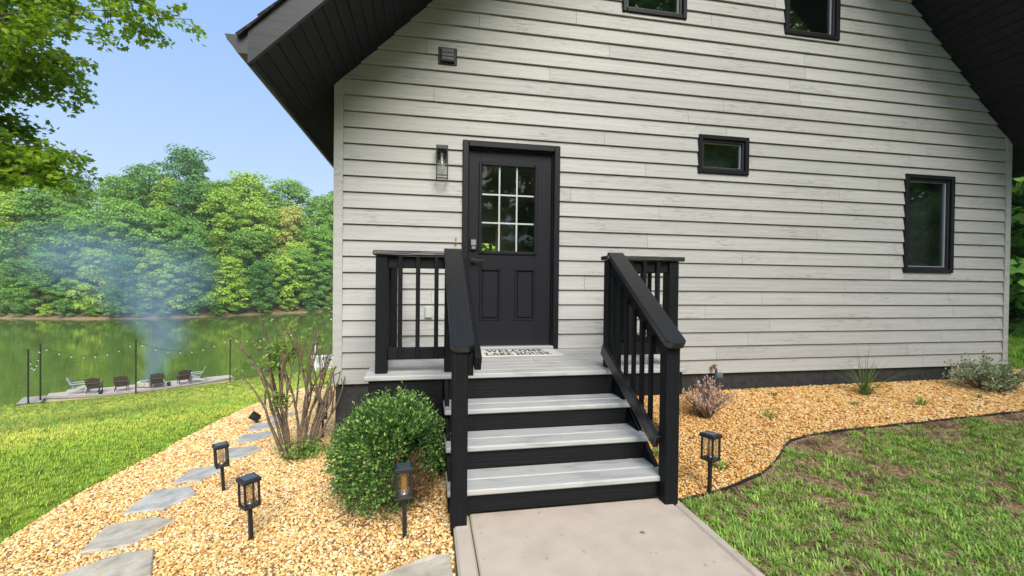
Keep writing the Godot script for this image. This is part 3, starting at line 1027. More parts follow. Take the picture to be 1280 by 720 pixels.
func build_entry() -> void:
	rng.seed = 15
	var e := thing("entry_steps", Vector3(0.85, 0, 1.2), "black and white painted wooden entry steps with railed landing", "steps")
	# landing boards run along the wall
	var dz := (1.20 - 0.03) / 8.0
	for i in 8:
		var z0 := 0.032 + dz * i
		var xl := -0.455
		var xr := 2.12
		var joint := 0.94 if i % 2 == 0 else 99.0
		if i in [2, 4, 5]:
			bar("deck_board", Vector3(xl, DECK - 0.036, z0), Vector3(joint if joint < 9 else 1.1, DECK - rng.randf_range(0.0, 0.0015), z0 + dz - 0.005), M["deck%d" % (i % 4)], e, 0.004)
			bar("deck_board", Vector3((joint if joint < 9 else 1.1) + 0.002, DECK - 0.036, z0), Vector3(xr, DECK - rng.randf_range(0.0, 0.0015), z0 + dz - 0.005), M["deck%d" % ((i + 1) % 4)], e, 0.004)
		else:
			bar("deck_board", Vector3(xl, DECK - 0.036, z0), Vector3(xr, DECK - rng.randf_range(0.0, 0.001), z0 + dz - (0.005 if i < 7 else 0.0)), M["deck%d" % (i % 4)], e, 0.006 if i == 7 else 0.004)
	# dark skirt under the landing
	bar("fascia_board", Vector3(-0.425, DECK - 0.225, 1.135), Vector3(0.118, DECK - 0.037, 1.172), bl(), e)
	bar("fascia_board", Vector3(1.548, DECK - 0.225, 1.135), Vector3(2.095, DECK - 0.037, 1.172), bl(), e)
	bar("skirt_board", Vector3(-0.42, -0.2, 1.138), Vector3(0.115, DECK - 0.227, 1.168), bl(), e)
	bar("skirt_board", Vector3(-0.424, -0.2, 0.0), Vector3(-0.394, DECK - 0.038, 1.134), bl(), e)
	bar("fascia_board", Vector3(2.06, DECK - 0.225, 0.0), Vector3(2.093, DECK - 0.038, 1.134), bl(), e)
	bar("support_post", Vector3(1.97, -0.3, 1.04), Vector3(2.058, DECK - 0.038, 1.13), bl(), e)
	# steps: [tread top, nose z]
	var tr := [[0.465, 1.465], [0.305, 1.735], [0.150, 2.000]]
	var prev_y := DECK
	var prev_z := 1.20
	for i in 3:
		var ty: float = tr[i][0]
		var nz: float = tr[i][1]
		bar("riser", Vector3(0.155, ty - 0.002, prev_z - 0.060), Vector3(1.505, prev_y - 0.037, prev_z - 0.030), bl(), e)
		var t := group_node("tread", e)
		var zb := prev_z - 0.028
		var zm := lerpf(zb, nz, 0.5)
		bar("tread_board", Vector3(0.118, ty - 0.036, zb), Vector3(1.512, ty, zm - 0.0025), M["deck%d" % (i % 4)], t, 0.005)
		bar("tread_board", Vector3(0.118, ty - 0.036, zm + 0.0025), Vector3(1.512, ty - 0.001, nz), M["deck%d" % ((i + 2) % 4)], t, 0.008)
		prev_y = ty
		prev_z = nz
	bar("riser", Vector3(0.155, 0.003, prev_z - 0.060), Vector3(1.505, prev_y - 0.037, prev_z - 0.030), bl(), e)
	# stringers
	for x in [0.124, 1.478]:
		var st := tool()
		prism(st, [Vector3(x, DECK - 0.04, 1.175), Vector3(x, 0.41, 1.42), Vector3(x, 0.26, 1.69), Vector3(x, 0.11, 1.92), Vector3(x, 0.004, 1.93), Vector3(x, 0.004, 1.66), Vector3(x, 0.2, 1.3), Vector3(x, 0.3, 1.175)], Vector3(0, 0, 0), Vector3(0.03, 0, 0))
		part("stringer", done(st), bl(), e)
	# posts: [x, z, foot y, top y]
	var RT := 1.545
	bar("post", Vector3(-0.385, DECK + 0.001, 1.03), Vector3(-0.297, RT, 1.118), bl(), e, 0.005)
	bar("post", Vector3(0.126, DECK + 0.001, 1.03), Vector3(0.214, RT, 1.118), bl(), e, 0.005)
	bar("post", Vector3(1.446, DECK + 0.001, 1.03), Vector3(1.534, RT, 1.118), bl(), e, 0.005)
	bar("post", Vector3(1.995, DECK + 0.001, 1.03), Vector3(2.083, RT, 1.118), bl(), e, 0.005)
	bar("post", Vector3(-0.385, DECK + 0.001, 0.05), Vector3(-0.297, RT, 0.10), bl(), e, 0.005)
	bar("post", Vector3(1.995, DECK + 0.001, 0.05), Vector3(2.083, RT, 0.10), bl(), e, 0.005)
	bar("newel_post", Vector3(0.134, -0.06, 2.004), Vector3(0.223, 0.985, 2.093), bl(), e, 0.005)
	bar("newel_post", Vector3(1.438, -0.06, 1.975), Vector3(1.527, 0.985, 2.064), bl(), e, 0.005)
	# landing rails
	bar("rail_cap", Vector3(-0.405, RT + 0.001, 1.005), Vector3(0.150, RT + 0.038, 1.145), M.cap, e, 0.012)
	bar("rail_cap", Vector3(1.425, RT + 0.001, 1.005), Vector3(2.125, RT + 0.038, 1.145), M.cap, e, 0.012)
	bar("rail_cap", Vector3(-0.405, RT + 0.001, 0.03), Vector3(-0.270, RT + 0.036, 1.004), M.cap, e, 0.012)
	bar("rail_cap", Vector3(1.975, RT + 0.001, 0.03), Vector3(2.110, RT + 0.036, 1.004), M.cap, e, 0.012)
	for q in [[-0.296, 0.125], [1.535, 1.994]]:
		bar("top_rail", Vector3(q[0], RT - 0.092, 1.055), Vector3(q[1], RT - 0.002, 1.093), bl(), e)
		bar("bottom_rail", Vector3(q[0], DECK + 0.10, 1.055), Vector3(q[1], DECK + 0.19, 1.093), bl(), e)
	for x in [-0.341, 2.039]:
		bar("top_rail", Vector3(x - 0.019, RT - 0.092, 0.101), Vector3(x + 0.019, RT - 0.002, 1.029), bl(), e)
		bar("bottom_rail", Vector3(x - 0.019, DECK + 0.10, 0.101), Vector3(x + 0.019, DECK + 0.19, 1.029), bl(), e)
		for i in 6:
			var z := 0.17 + i * 0.145
			bar("baluster", Vector3(x + 0.020, DECK + 0.11, z), Vector3(x + 0.053, RT - 0.004, z + 0.033), bl(), e)
	for x in [-0.222, -0.092, 0.046, 1.63, 1.755, 1.875]:
		bar("baluster", Vector3(x, DECK + 0.115, 1.0935), Vector3(x + 0.032, RT - 0.004, 1.126), bl(), e)
	# sloping caps with rounded lower ends
	for q in [[0.184, 0.190, 0.0], [1.515, 1.475, 1.0]]:
		var a := Vector3(q[0], RT + 0.030, 1.125)
		var b := Vector3(q[1], 1.005, 2.08)
		var x := (b - a).normalized()
		var z := x.cross(Vector3.UP).normalized()
		var y := z.cross(x)
		var L := a.distance_to(b)
		var st := tool()
		var poly := []
		var hw := 0.066
		poly.append(Vector3(-0.04, 0, -hw))
		poly.append(Vector3(-0.04, 0, hw))
		for i in 7:
			var t := i / 6.0 * PI * 0.5
			poly.append(Vector3(L + 0.045 * sin(t), 0, hw - 0.045 + 0.045 * cos(t)))
		for i in 7:
			var t := PI * 0.5 + i / 6.0 * PI * 0.5
			poly.append(Vector3(L + 0.045 * sin(t), 0, -hw + 0.045 + 0.045 * cos(t)))
		prism(st, poly, Vector3(0, -0.019, 0), Vector3(0, 0.015, 0))
		var small := []
		for p in poly: small.append(Vector3(clampf(p.x, -0.036, 9.0) - (0.004 if p.x > L else 0.0), 0, p.z * 0.94))
		prism(st, small, Vector3(0, 0.0151, 0), Vector3(0, 0.019, 0))
		part("handrail_cap", done(st), M.cap, e, Transform3D(Basis(x, y, z), a))
	# rails under the caps, pickets on the right flight
	beam("handrail", Vector3(0.272, RT - 0.045, 1.10), Vector3(0.272, 0.905, 2.13), Vector3.UP, 0.092, 0.038, bl(), e)
	bar("rail_block", Vector3(0.2235, 0.83, 2.02), Vector3(0.2525, 0.96, 2.08), bl(), e)
	bar("rail_block", Vector3(0.2145, RT - 0.13, 1.04), Vector3(0.2525, RT - 0.03, 1.10), bl(), e)
	beam("handrail", Vector3(1.482, RT - 0.065, 1.12), Vector3(1.482, 0.945, 1.975), Vector3.UP, 0.092, 0.038, bl(), e)
	beam("lower_rail", Vector3(1.420, 0.815, 1.10), Vector3(1.420, 0.36, 1.99), Vector3.UP, 0.092, 0.034, M.cap, e)
	for i in 6:
		var z := 1.20 + i * 0.125
		var yt := lerpf(RT - 0.09, 0.92, (z - 1.12) / 0.86)
		var yb := lerpf(0.80, 0.36, (z - 1.10) / 0.89) - 0.04
		bar("baluster", Vector3(1.438, yb, z), Vector3(1.462, yt, z + 0.034), bl(), e)
	# doormat
	var mt := thing("doormat", Vector3(0.79, DECK, 0.30), "pale doormat reading WELCOME LAKE HOUSE in front of the black door", "doormat")
	bar("mat", Vector3(0.27, DECK + 0.0005, 0.10), Vector3(1.285, DECK + 0.011, 0.475), M.matcloth, mt, 0.004)
	for q in [["WELCOME", 0.185], ["LAKE HOUSE", 0.375]]:
		var tm := TextMesh.new()
		var f := SystemFont.new()
		f.font_names = PackedStringArray(["Droid Serif"])
		f.font_weight = 700
		tm.font = f
		tm.text = q[0]
		tm.font_size = 64
		tm.pixel_size = 0.0021
		tm.depth = 0.002
		var wide: float = tm.get_aabb().size.x
		var sc: float = (0.58 if q[0] == "WELCOME" else 0.64) / maxf(wide, 0.01)
		part("lettering", tm, M.ink, mt, Transform3D(Basis(Vector3(sc, 0, 0), Vector3(0, 0, -1.45), Vector3(0, 1, 0)), Vector3(0.86 if q[0] == "WELCOME" else 0.855, DECK + 0.0122, q[1])))

func build_walk() -> void:
	var st := tool()
	cbox(st, Transform3D(Basis(), Vector3(0.874, -0.07, 4.49)), Vector3(1.252, 0.14, 5.04), 0.008)
	# edge bands on both sides, parted by a tooled groove
	cbox(st, Transform3D(Basis(), Vector3(0.196, -0.071, 4.49)), Vector3(0.094, 0.14, 5.04), 0.012)
	cbox(st, Transform3D(Basis(), Vector3(1.535, -0.071, 4.49)), Vector3(0.06, 0.14, 5.04), 0.012)
	var w := part("walkway", done(st), M.concrete, self)
	tag(w, "pale concrete walkway leading to the entry steps", "walkway", "", "structure")

# ------------------------------------------------------------------ small things
func path_lamp(at: Vector3, turn: float, tilt: Vector2, label: String) -> void:
	var t := thing("path_lamp", at, label, "garden lamp", "black lantern path lamps in the gravel", turn)
	t.rotation = Vector3(tilt.x, turn, tilt.y)
	var g := t.global_transform
	var put := func(called: String, a: Vector3, b: Vector3, m: Material, ch := 0.002) -> Node3D:
		var o := part(called, box_mesh((b - a).abs(), ch), m, t, Transform3D(Basis(), (a + b) * 0.5), true)
		return o
	put.call("stake", Vector3(-0.011, -0.06, -0.011), Vector3(0.011, 0.232, 0.011), M.metal_black)
	put.call("base_plate", Vector3(-0.046, 0.2325, -0.046), Vector3(0.046, 0.247, 0.046), M.metal_black)
	for sx in [-1, 1]:
		for sz in [-1, 1]:
			put.call("upright", Vector3(sx * 0.045, 0.2475, sz * 0.045), Vector3(sx * 0.033, 0.383, sz * 0.033), M.metal_black)
	var top: Node3D = put.call("top", Vector3(-0.052, 0.3835, -0.052), Vector3(0.052, 0.408, 0.052), M.metal_black, 0.004)
	part("solar_panel", box_mesh(Vector3(0.075, 0.003, 0.075), 0.001), M.solar, top, Transform3D(Basis(), Vector3(0, 0.0141, 0)), true)
	for s in [-1, 1]:
		put.call("pane", Vector3(-0.0325, 0.248, s * 0.039), Vector3(0.0325, 0.382, s * 0.0375), M.glass, 0.0003)
		put.call("pane", Vector3(s * 0.039, 0.248, -0.0325), Vector3(s * 0.0375, 0.382, 0.0325), M.glass, 0.0003)
	var st := tool()
	lathe(st, Vector3.ZERO, [Vector2(0, 0.247), Vector2(0.022, 0.248), Vector2(0.022, 0.258), Vector2(0.008, 0.262), Vector2(0.006, 0.275), Vector2(0, 0.276)], 12)
	part("bulb_base", done(st), M.steel, t, Transform3D(), true)
	var st2 := tool()
	lathe(st2, Vector3.ZERO, [Vector2(0.0175, 0.259), Vector2(0.018, 0.30), Vector2(0.018, 0.378)], 12)
	part("amber_tube", done(st2), M.amber, t, Transform3D(), true)

func build_sconce() -> void:
	var t := thing("wall_lantern", Vector3(0.123, 2.37, 0.03), "black box wall lantern with clear bulb left of the door", "wall lantern")
	var c := 0.123
	bar("back_plate", Vector3(c - 0.054, 2.545, 0.012), Vector3(c + 0.054, 2.68, 0.034), M.metal_black, t)
	bar("top", Vector3(c - 0.058, 2.652, 0.0345), Vector3(c + 0.058, 2.69, 0.150), M.metal_black, t)
	bar("bottom_ring", Vector3(c - 0.058, 2.362, 0.138), Vector3(c + 0.058, 2.374, 0.150), M.metal_black, t)
	bar("bottom_ring", Vector3(c - 0.058, 2.392, 0.139), Vector3(c + 0.058, 2.402, 0.149), M.metal_black, t)
	for sx in [-1, 1]:
		bar("upright", Vector3(c + sx * 0.058, 2.375, 0.138), Vector3(c + sx * 0.046, 2.651, 0.150), M.metal_black, t)
		bar("side_rail", Vector3(c + sx * 0.058, 2.362, 0.0345), Vector3(c + sx * 0.046, 2.374, 0.1375), M.metal_black, t)
	bar("pane", Vector3(c - 0.045, 2.404, 0.143), Vector3(c + 0.045, 2.65, 0.1455), M.glass, t, 0.0003)
	var st := tool()
	lathe(st, Vector3(c, 0, 0.085), [Vector2(0, 2.645), Vector2(0.016, 2.645), Vector2(0.016, 2.605), Vector2(0.012, 2.60), Vector2(0, 2.60)], 12)
	part("socket", done(st), M.steel, t)
	var b := tool()
	lathe(b, Vector3(c, 0, 0.085), [Vector2(0.012, 2.60), Vector2(0.016, 2.575), Vector2(0.030, 2.535), Vector2(0.036, 2.505), Vector2(0.032, 2.47), Vector2(0.014, 2.445), Vector2(0, 2.44)], 14)
	var bulb := part("bulb", done(b), M.bulbglass, t)
	var f := tool()
	tube(f, [Vector3(c, 2.60, 0.085), Vector3(c, 2.55, 0.085), Vector3(c + 0.006, 2.50, 0.085), Vector3(c - 0.004, 2.47, 0.085)], [0.004, 0.003, 0.004, 0.002], 6)
	part("filament", done(f), M.white, bulb)

func build_faucet() -> void:
	var at := Vector3(3.165, 0.42, 0.03)
	var t := thing("hose_faucet", at, "brass hose faucet with timer box above the dried shrub", "faucet")
	var st := tool()
	tube(st, [at, at + Vector3(0, 0.005, 0.05), at + Vector3(0, -0.012, 0.085)], [0.014, 0.016, 0.014], 8)
	part("spout", done(st), M.brass, t)
	var s2 := tool()
	for k in 5:
		var a := TAU * k / 5.0
		tube(s2, [at + Vector3(0, 0.03, 0.05), at + Vector3(cos(a) * 0.03, 0.034, 0.05 + sin(a) * 0.03)], [0.006, 0.008], 5)
	tube(s2, [at + Vector3(0, 0, 0.05), at + Vector3(0, 0.032, 0.05)], [0.007, 0.007], 6)
	part("handle", done(s2), M.brass, t)
	bar("timer_box", at + Vector3(0.012, -0.105, 0.045), at + Vector3(0.088, -0.045, 0.088), M.steel, t, 0.008)
	var s3 := tool()
	tube(s3, [at + Vector3(0, -0.012, 0.085), at + Vector3(0.0, -0.07, 0.075), at + Vector3(-0.002, -0.15, 0.06), at + Vector3(0.004, -0.26, 0.05)], [0.013, 0.014, 0.011, 0.011], 8)
	part("hose_tail", done(s3), M.bluehose, t)

func build_stones() -> void:
	var polys := [
		[[-2.14, 1.33], [-1.83, 1.38], [-1.70, 1.12], [-1.92, 0.96], [-2.24, 0.92]],
		[[-2.10, 1.60], [-1.83, 1.47], [-1.62, 1.52], [-1.45, 1.86], [-1.72, 2.02]],
		[[-2.26, 0.73], [-1.93, 0.82], [-1.80, 0.62], [-1.97, 0.36], [-2.30, 0.28]],
		[[-2.23, 0.14], [-1.95, 0.25], [-1.84, 0.05], [-1.96, -0.18], [-2.24, -0.25]],
		[[-2.14, -0.47], [-1.82, -0.27], [-1.70, -0.5], [-1.84, -0.72], [-2.19, -0.95]],
		[[-2.23, -1.19], [-1.95, -1.05], [-1.80, -1.3], [-1.97, -1.54], [-2.33, -1.68]],
		[[-2.40, -1.99], [-2.08, -1.83], [-1.95, -2.1], [-2.18, -2.45], [-2.5, -2.5]],
		[[-2.45, -2.85], [-2.12, -2.7], [-2.0, -3.0], [-2.2, -3.3], [-2.52, -3.35]],
		[[-0.30, 2.36], [0.03, 2.285], [0.12, 2.30], [0.13, 2.62], [-0.20, 2.70]],
	]
	var lab := ["second stepping stone from the bottom left, tan grey slab beside the lawn", "nearest tan stepping stone, cut by the bottom of the picture", "third stepping stone from the bottom, blue-grey slab beside the lawn", "fourth stepping stone from the bottom, behind the leftmost lamp", "fifth stepping stone, just behind the leftmost lamp post", "sixth stepping stone, left of the bare shrub", "seventh stepping stone, near the black spotlight", "farthest stepping stone behind the bare shrub", "tan flagstone at the left edge of the walkway"]
	for i in polys.size():
		var c := Vector2.ZERO
		for p in polys[i]: c += Vector2(p[0], p[1])
		c /= polys[i].size()
		var base := gp(c.x, c.y, 0.0)
		var pts := []
		var ins := []
		for p in polys[i]:
			var q := Vector3(p[0] - c.x, height(p[0], p[1]) + 0.040 - base.y, p[1] - c.y)
			pts.append(q)
			ins.append(Vector3(q.x * 0.96, q.y, q.z * 0.96))
		var st := tool()
		prism(st, pts, Vector3(0, -0.04, 0), Vector3(0, -0.006, 0))
		var mid := Vector3(0, -0.2, 0)
		face(st, ins, mid)
		for k in pts.size():
			var j := (k + 1) % pts.size()
			face(st, [pts[k] + Vector3(0, -0.0062, 0), pts[j] + Vector3(0, -0.0062, 0), ins[j], ins[k]], mid)
		var o := part("stepping_stone", done(st), M["slate%d" % [1, 1, 2, 2, 0, 2, 2, 0, 1][i]], self, Transform3D(Basis(), base))
		tag(o, lab[i], "stepping stone", "stepping stones in the gravel")

func build_edging() -> void:
	var st := tool()
	var prev := []
	for x in steps([[1.56, 3.4, 0.06], [3.4, 9.4, 0.25]]):
		var z: float = piece(BED_EDGE, x)
		var p := gp(x, z, 0.0)
		var cur := [p + Vector3(0, -0.05, -0.006), p + Vector3(0, 0.024 + 0.006 * sin(x * 9.0), -0.006), p + Vector3(0, 0.024 + 0.006 * sin(x * 9.0), 0.006), p + Vector3(0, -0.05, 0.006)]
		if prev:
			var mid: Vector3 = (prev[0] + cur[2]) * 0.5
			for k in 3: face(st, [prev[k], prev[k + 1], cur[k + 1], cur[k]], mid)
		prev = cur
	var o := part("bed_edging", done(st), M.metal_black, self)
	tag(o, "thin black edging strip curving between stone mulch and front lawn", "edging")
	# little black spotlight by the path
	var at := gp(-2.50, -2.62)
	var t := thing("garden_spotlight", at, "small black spotlight on the gravel near the farthest stepping stones", "spotlight")
	var s := tool()
	tube(s, [at + Vector3(0, -0.02, 0), at + Vector3(0.01, 0.09, 0)], [0.012, 0.012], 6)
	part("stake", done(s), M.metal_black, t)
	var s2 := tool()
	tube(s2, [at + Vector3(-0.06, 0.17, 0.02), at + Vector3(0.03, 0.10, 0.0), at + Vector3(0.05, 0.085, 0.0)], [0.062, 0.058, 0.03], 12)
	part("lamp_head", done(s2), M.metal_black, t)
	# fallen leaf on the walkway, wood chip near the lawn edge
	rng.seed = 8
	for q in [[Vector3(1.14, 0.002, 2.32), "small green fallen leaf on the concrete walkway near the steps"], [Vector3(0.62, 0.002, 2.75), "small brown fallen leaf in the middle of the walkway"]]:
		var l := tool()
		leaf_shape(l, Vector3.ZERO, Vector3(0.6, 0.15, 0.4).normalized(), Vector3(0, 1, 0.1), 0.035, 0.02, Color(0.22, 0.26, 0.05) if q[0].x > 1 else Color(0.2, 0.13, 0.07))
		var lo := part("fallen_leaf", done(l), M.leaf, self, Transform3D(Basis(), q[0]))
		tag(lo, q[1], "leaf")

# ------------------------------------------------------------------ plants
func leaf_shape(st: SurfaceTool, at: Vector3, dir: Vector3, up: Vector3, length: float, width: float, col: Color) -> void:
	# a small pointed leaf folded along its midrib: four triangles
	var d := dir.normalized()
	var s := d.cross(up)
	if s.length() < 0.01: s = d.cross(Vector3.RIGHT)
	s = s.normalized() * width * 0.5
	var n := s.cross(d).normalized()
	var tip := at + d * length - n * length * 0.10
	var m := at + d * length * 0.45
	st.set_color(col)
	for q in [at, m + s + n * width * 0.18, m, m, m + s + n * width * 0.18, tip, at, m, m - s + n * width * 0.18, m, tip, m - s + n * width * 0.18]:
		st.add_vertex(q)

func rdir() -> Vector3:
	while true:
		var v := Vector3(rng.randf_range(-1, 1), rng.randf_range(-1, 1), rng.randf_range(-1, 1))
		if v.length() < 1.0 and v.length() > 0.05: return v.normalized()
	return Vector3.UP

func build_round_bush() -> void:
	rng.seed = 41
	var at := gp(-0.245, 1.56)
	var t := thing("evergreen_bush", at, "dense rounded evergreen bush with brown gap beside the steps", "bush")
	var st := tool()
	var tw := tool()
	tw.set_color(Color(1, 1, 1))
	var nn := FastNoiseLite.new()
	nn.seed = 9
	nn.frequency = 3.4
	var made := 0
	var tries := 0
	while made < 15500 and tries < 90000:
		tries += 1
		var d := rdir()
		if d.y < -0.75: continue
		# outline: taller at the back right, sloping off to the left
		var r := Vector3(0.345, 0.35, 0.335)
		var bump := 1.0 + 0.30 * nn.get_noise_3dv(d * 1.6) + 0.16 * nn.get_noise_3dv(d * 4.0)
		if d.x < 0 and d.y > 0: bump *= 1.0 - 0.12 * absf(d.x) * d.y
		if d.x > 0.1 and d.y > 0.2: bump *= 1.0 + 0.10 * d.y
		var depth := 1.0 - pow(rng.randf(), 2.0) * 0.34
		var p := Vector3(d.x * r.x, d.y * r.y, d.z * r.z) * bump * depth + Vector3(0, 0.345, 0)
		# dead gap low on the right-hand front
		var gap := Vector2((p.x - 0.26) / 0.19, (p.y - 0.34) / 0.22).length()
		if gap < 1.0 + 0.25 * nn.get_noise_3dv(p * 9.0) and p.z > 0.02: continue
		if p.x > 0.14 and p.y < 0.17 and nn.get_noise_3dv(p * 6.0) < 0.25: continue
		if p.y < 0.035: continue
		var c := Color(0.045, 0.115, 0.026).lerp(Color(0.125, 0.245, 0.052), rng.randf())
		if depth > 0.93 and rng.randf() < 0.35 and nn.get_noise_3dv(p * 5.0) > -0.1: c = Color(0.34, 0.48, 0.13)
		leaf_shape(st, p, (d + rdir() * 0.9 + Vector3(0, 0.35, 0)).normalized(), rdir(), rng.randf_range(0.016, 0.028), rng.randf_range(0.010, 0.016), c)
		made += 1
	# stray shoots beyond the clipped outline
	for i in 70:
		var d := rdir()
		if d.y < 0.0: d.y = -d.y * 0.4
		if d.x > 0.3 and d.y < 0.4: continue
		var b := Vector3(d.x * 0.33, 0.345 + d.y * 0.33, d.z * 0.32)
		var dd := (d + Vector3(0, 0.6, 0) + rdir() * 0.4).normalized()
		var ln := rng.randf_range(0.04, 0.11)
		for k in 9:
			leaf_shape(st, b + dd * ln * k / 8.0 + rdir() * 0.004, (dd * 0.5 + rdir()).normalized(), rdir(), rng.randf_range(0.016, 0.026), 0.012, Color(0.19, 0.34, 0.07))
	part("foliage", done(st), M.leaf, t, Transform3D(), true)
	for i in 90:
		var d := rdir()
		d.y = absf(d.y) * 0.9 + 0.1
		if i > 45: d = Vector3(rng.randf_range(0.3, 1.0), rng.randf_range(0.05, 0.9), rng.randf_range(0.2, 0.9)).normalized()
		var b := Vector3(rng.randf_range(-0.06, 0.06), 0.02, rng.randf_range(-0.06, 0.06))
		var e := Vector3(d.x * 0.33, 0.05 + d.y * 0.45, d.z * 0.31)
		tw.set_color(Color(1, 1, 1))
		tube(tw, [b, b.lerp(e, 0.5) + rdir() * 0.03, e], [0.007, 0.004, 0.0015], 4, false)
		for k in 9:
			if i < 46: break
			var p := b.lerp(e, rng.randf_range(0.45, 1.05)) + rdir() * 0.03
			leaf_shape(tw, p, rdir(), rdir(), 0.022, 0.012, Color(1.6, 1.1, 0.8))
	part("branches", done(tw), M.deadtwig, t, Transform3D(), true)

func grow(st: SurfaceTool, a: Vector3, dir: Vector3, length: float, rad: float, depth: int, tips: Array, wander: float, up: float) -> void:
	var pts := [a]
	var rr := [rad]
	var p := a
	var d := dir.normalized()
	var n := 4
	for i in n:
		d = (d + rdir() * wander + Vector3(0, up, 0)).normalized()
		p += d * length / n
		pts.append(p)
		rr.append(rad * lerpf(1.0, 0.5, (i + 1.0) / n))
	tube(st, pts, rr, 5 if rad < 0.02 else 8, true)
	if depth > 0:
		var kids := 2 + (1 if rng.randf() < 0.45 else 0)
		for k in kids:
			var q: Vector3 = pts[n] if k < 2 else pts[2 + rng.randi() % 2]
			grow(st, q, (d + rdir() * 0.48 + Vector3(0, 0.18, 0)).normalized(), length * rng.randf_range(0.45, 0.75), rad * 0.6, depth - 1, tips, wander, up)
	else:
		tips.append([p, d])

func build_bare_shrub() -> void:
	rng.seed = 1234
	var at := gp(-1.19, 0.08)
	var t := thing("bare_shrub", at, "leggy bare-branched shrub with few green sprouts at house corner", "shrub")
	var st := tool()
	var tips := []
	for i in 15:
		var a := TAU * i / 15.0 + rng.randf_range(-0.2, 0.2)
		var lean := rng.randf_range(0.08, 0.46)
		var o := Vector3(cos(a) * 0.09, -0.02, sin(a) * 0.09)
		grow(st, o, Vector3(cos(a) * lean, 1.0, sin(a) * lean), rng.randf_range(0.48, 0.70), rng.randf_range(0.016, 0.026), 2, tips, 0.15, 0.10)
	part("branches", done(st), M.twig, t, Transform3D(), true)
	var lf := tool()
	# crown sprout, low sprouts, skirt of leaves
	for i in 1200:
		var p: Vector3
		var k := rng.randf()
		if k < 0.36: p = Vector3(-0.16, 0.98, 0.0) + rdir() * rng.randf_range(0.0, 0.14) * Vector3(1, 1.3, 1)
		elif k < 0.5: p = Vector3(-0.13, 0.58, 0.12) + rdir() * rng.randf_range(0.0, 0.12)
		elif k < 0.70: p = tips[rng.randi() % tips.size()][0] + rdir() * 0.04
		else: p = Vector3(0.10, 0.12, 0.14) + rdir() * rng.randf_range(0.02, 0.17) * Vector3(1.5, 0.75, 1)
		var c := Color(0.10, 0.20, 0.035).lerp(Color(0.22, 0.34, 0.06), rng.randf())
		leaf_shape(lf, p, (rdir() + Vector3(0, 0.5, 0)).normalized(), rdir(), rng.randf_range(0.03, 0.055), rng.randf_range(0.018, 0.028), c)
	part("leaves", done(lf), M.leaf, t, Transform3D(), true)

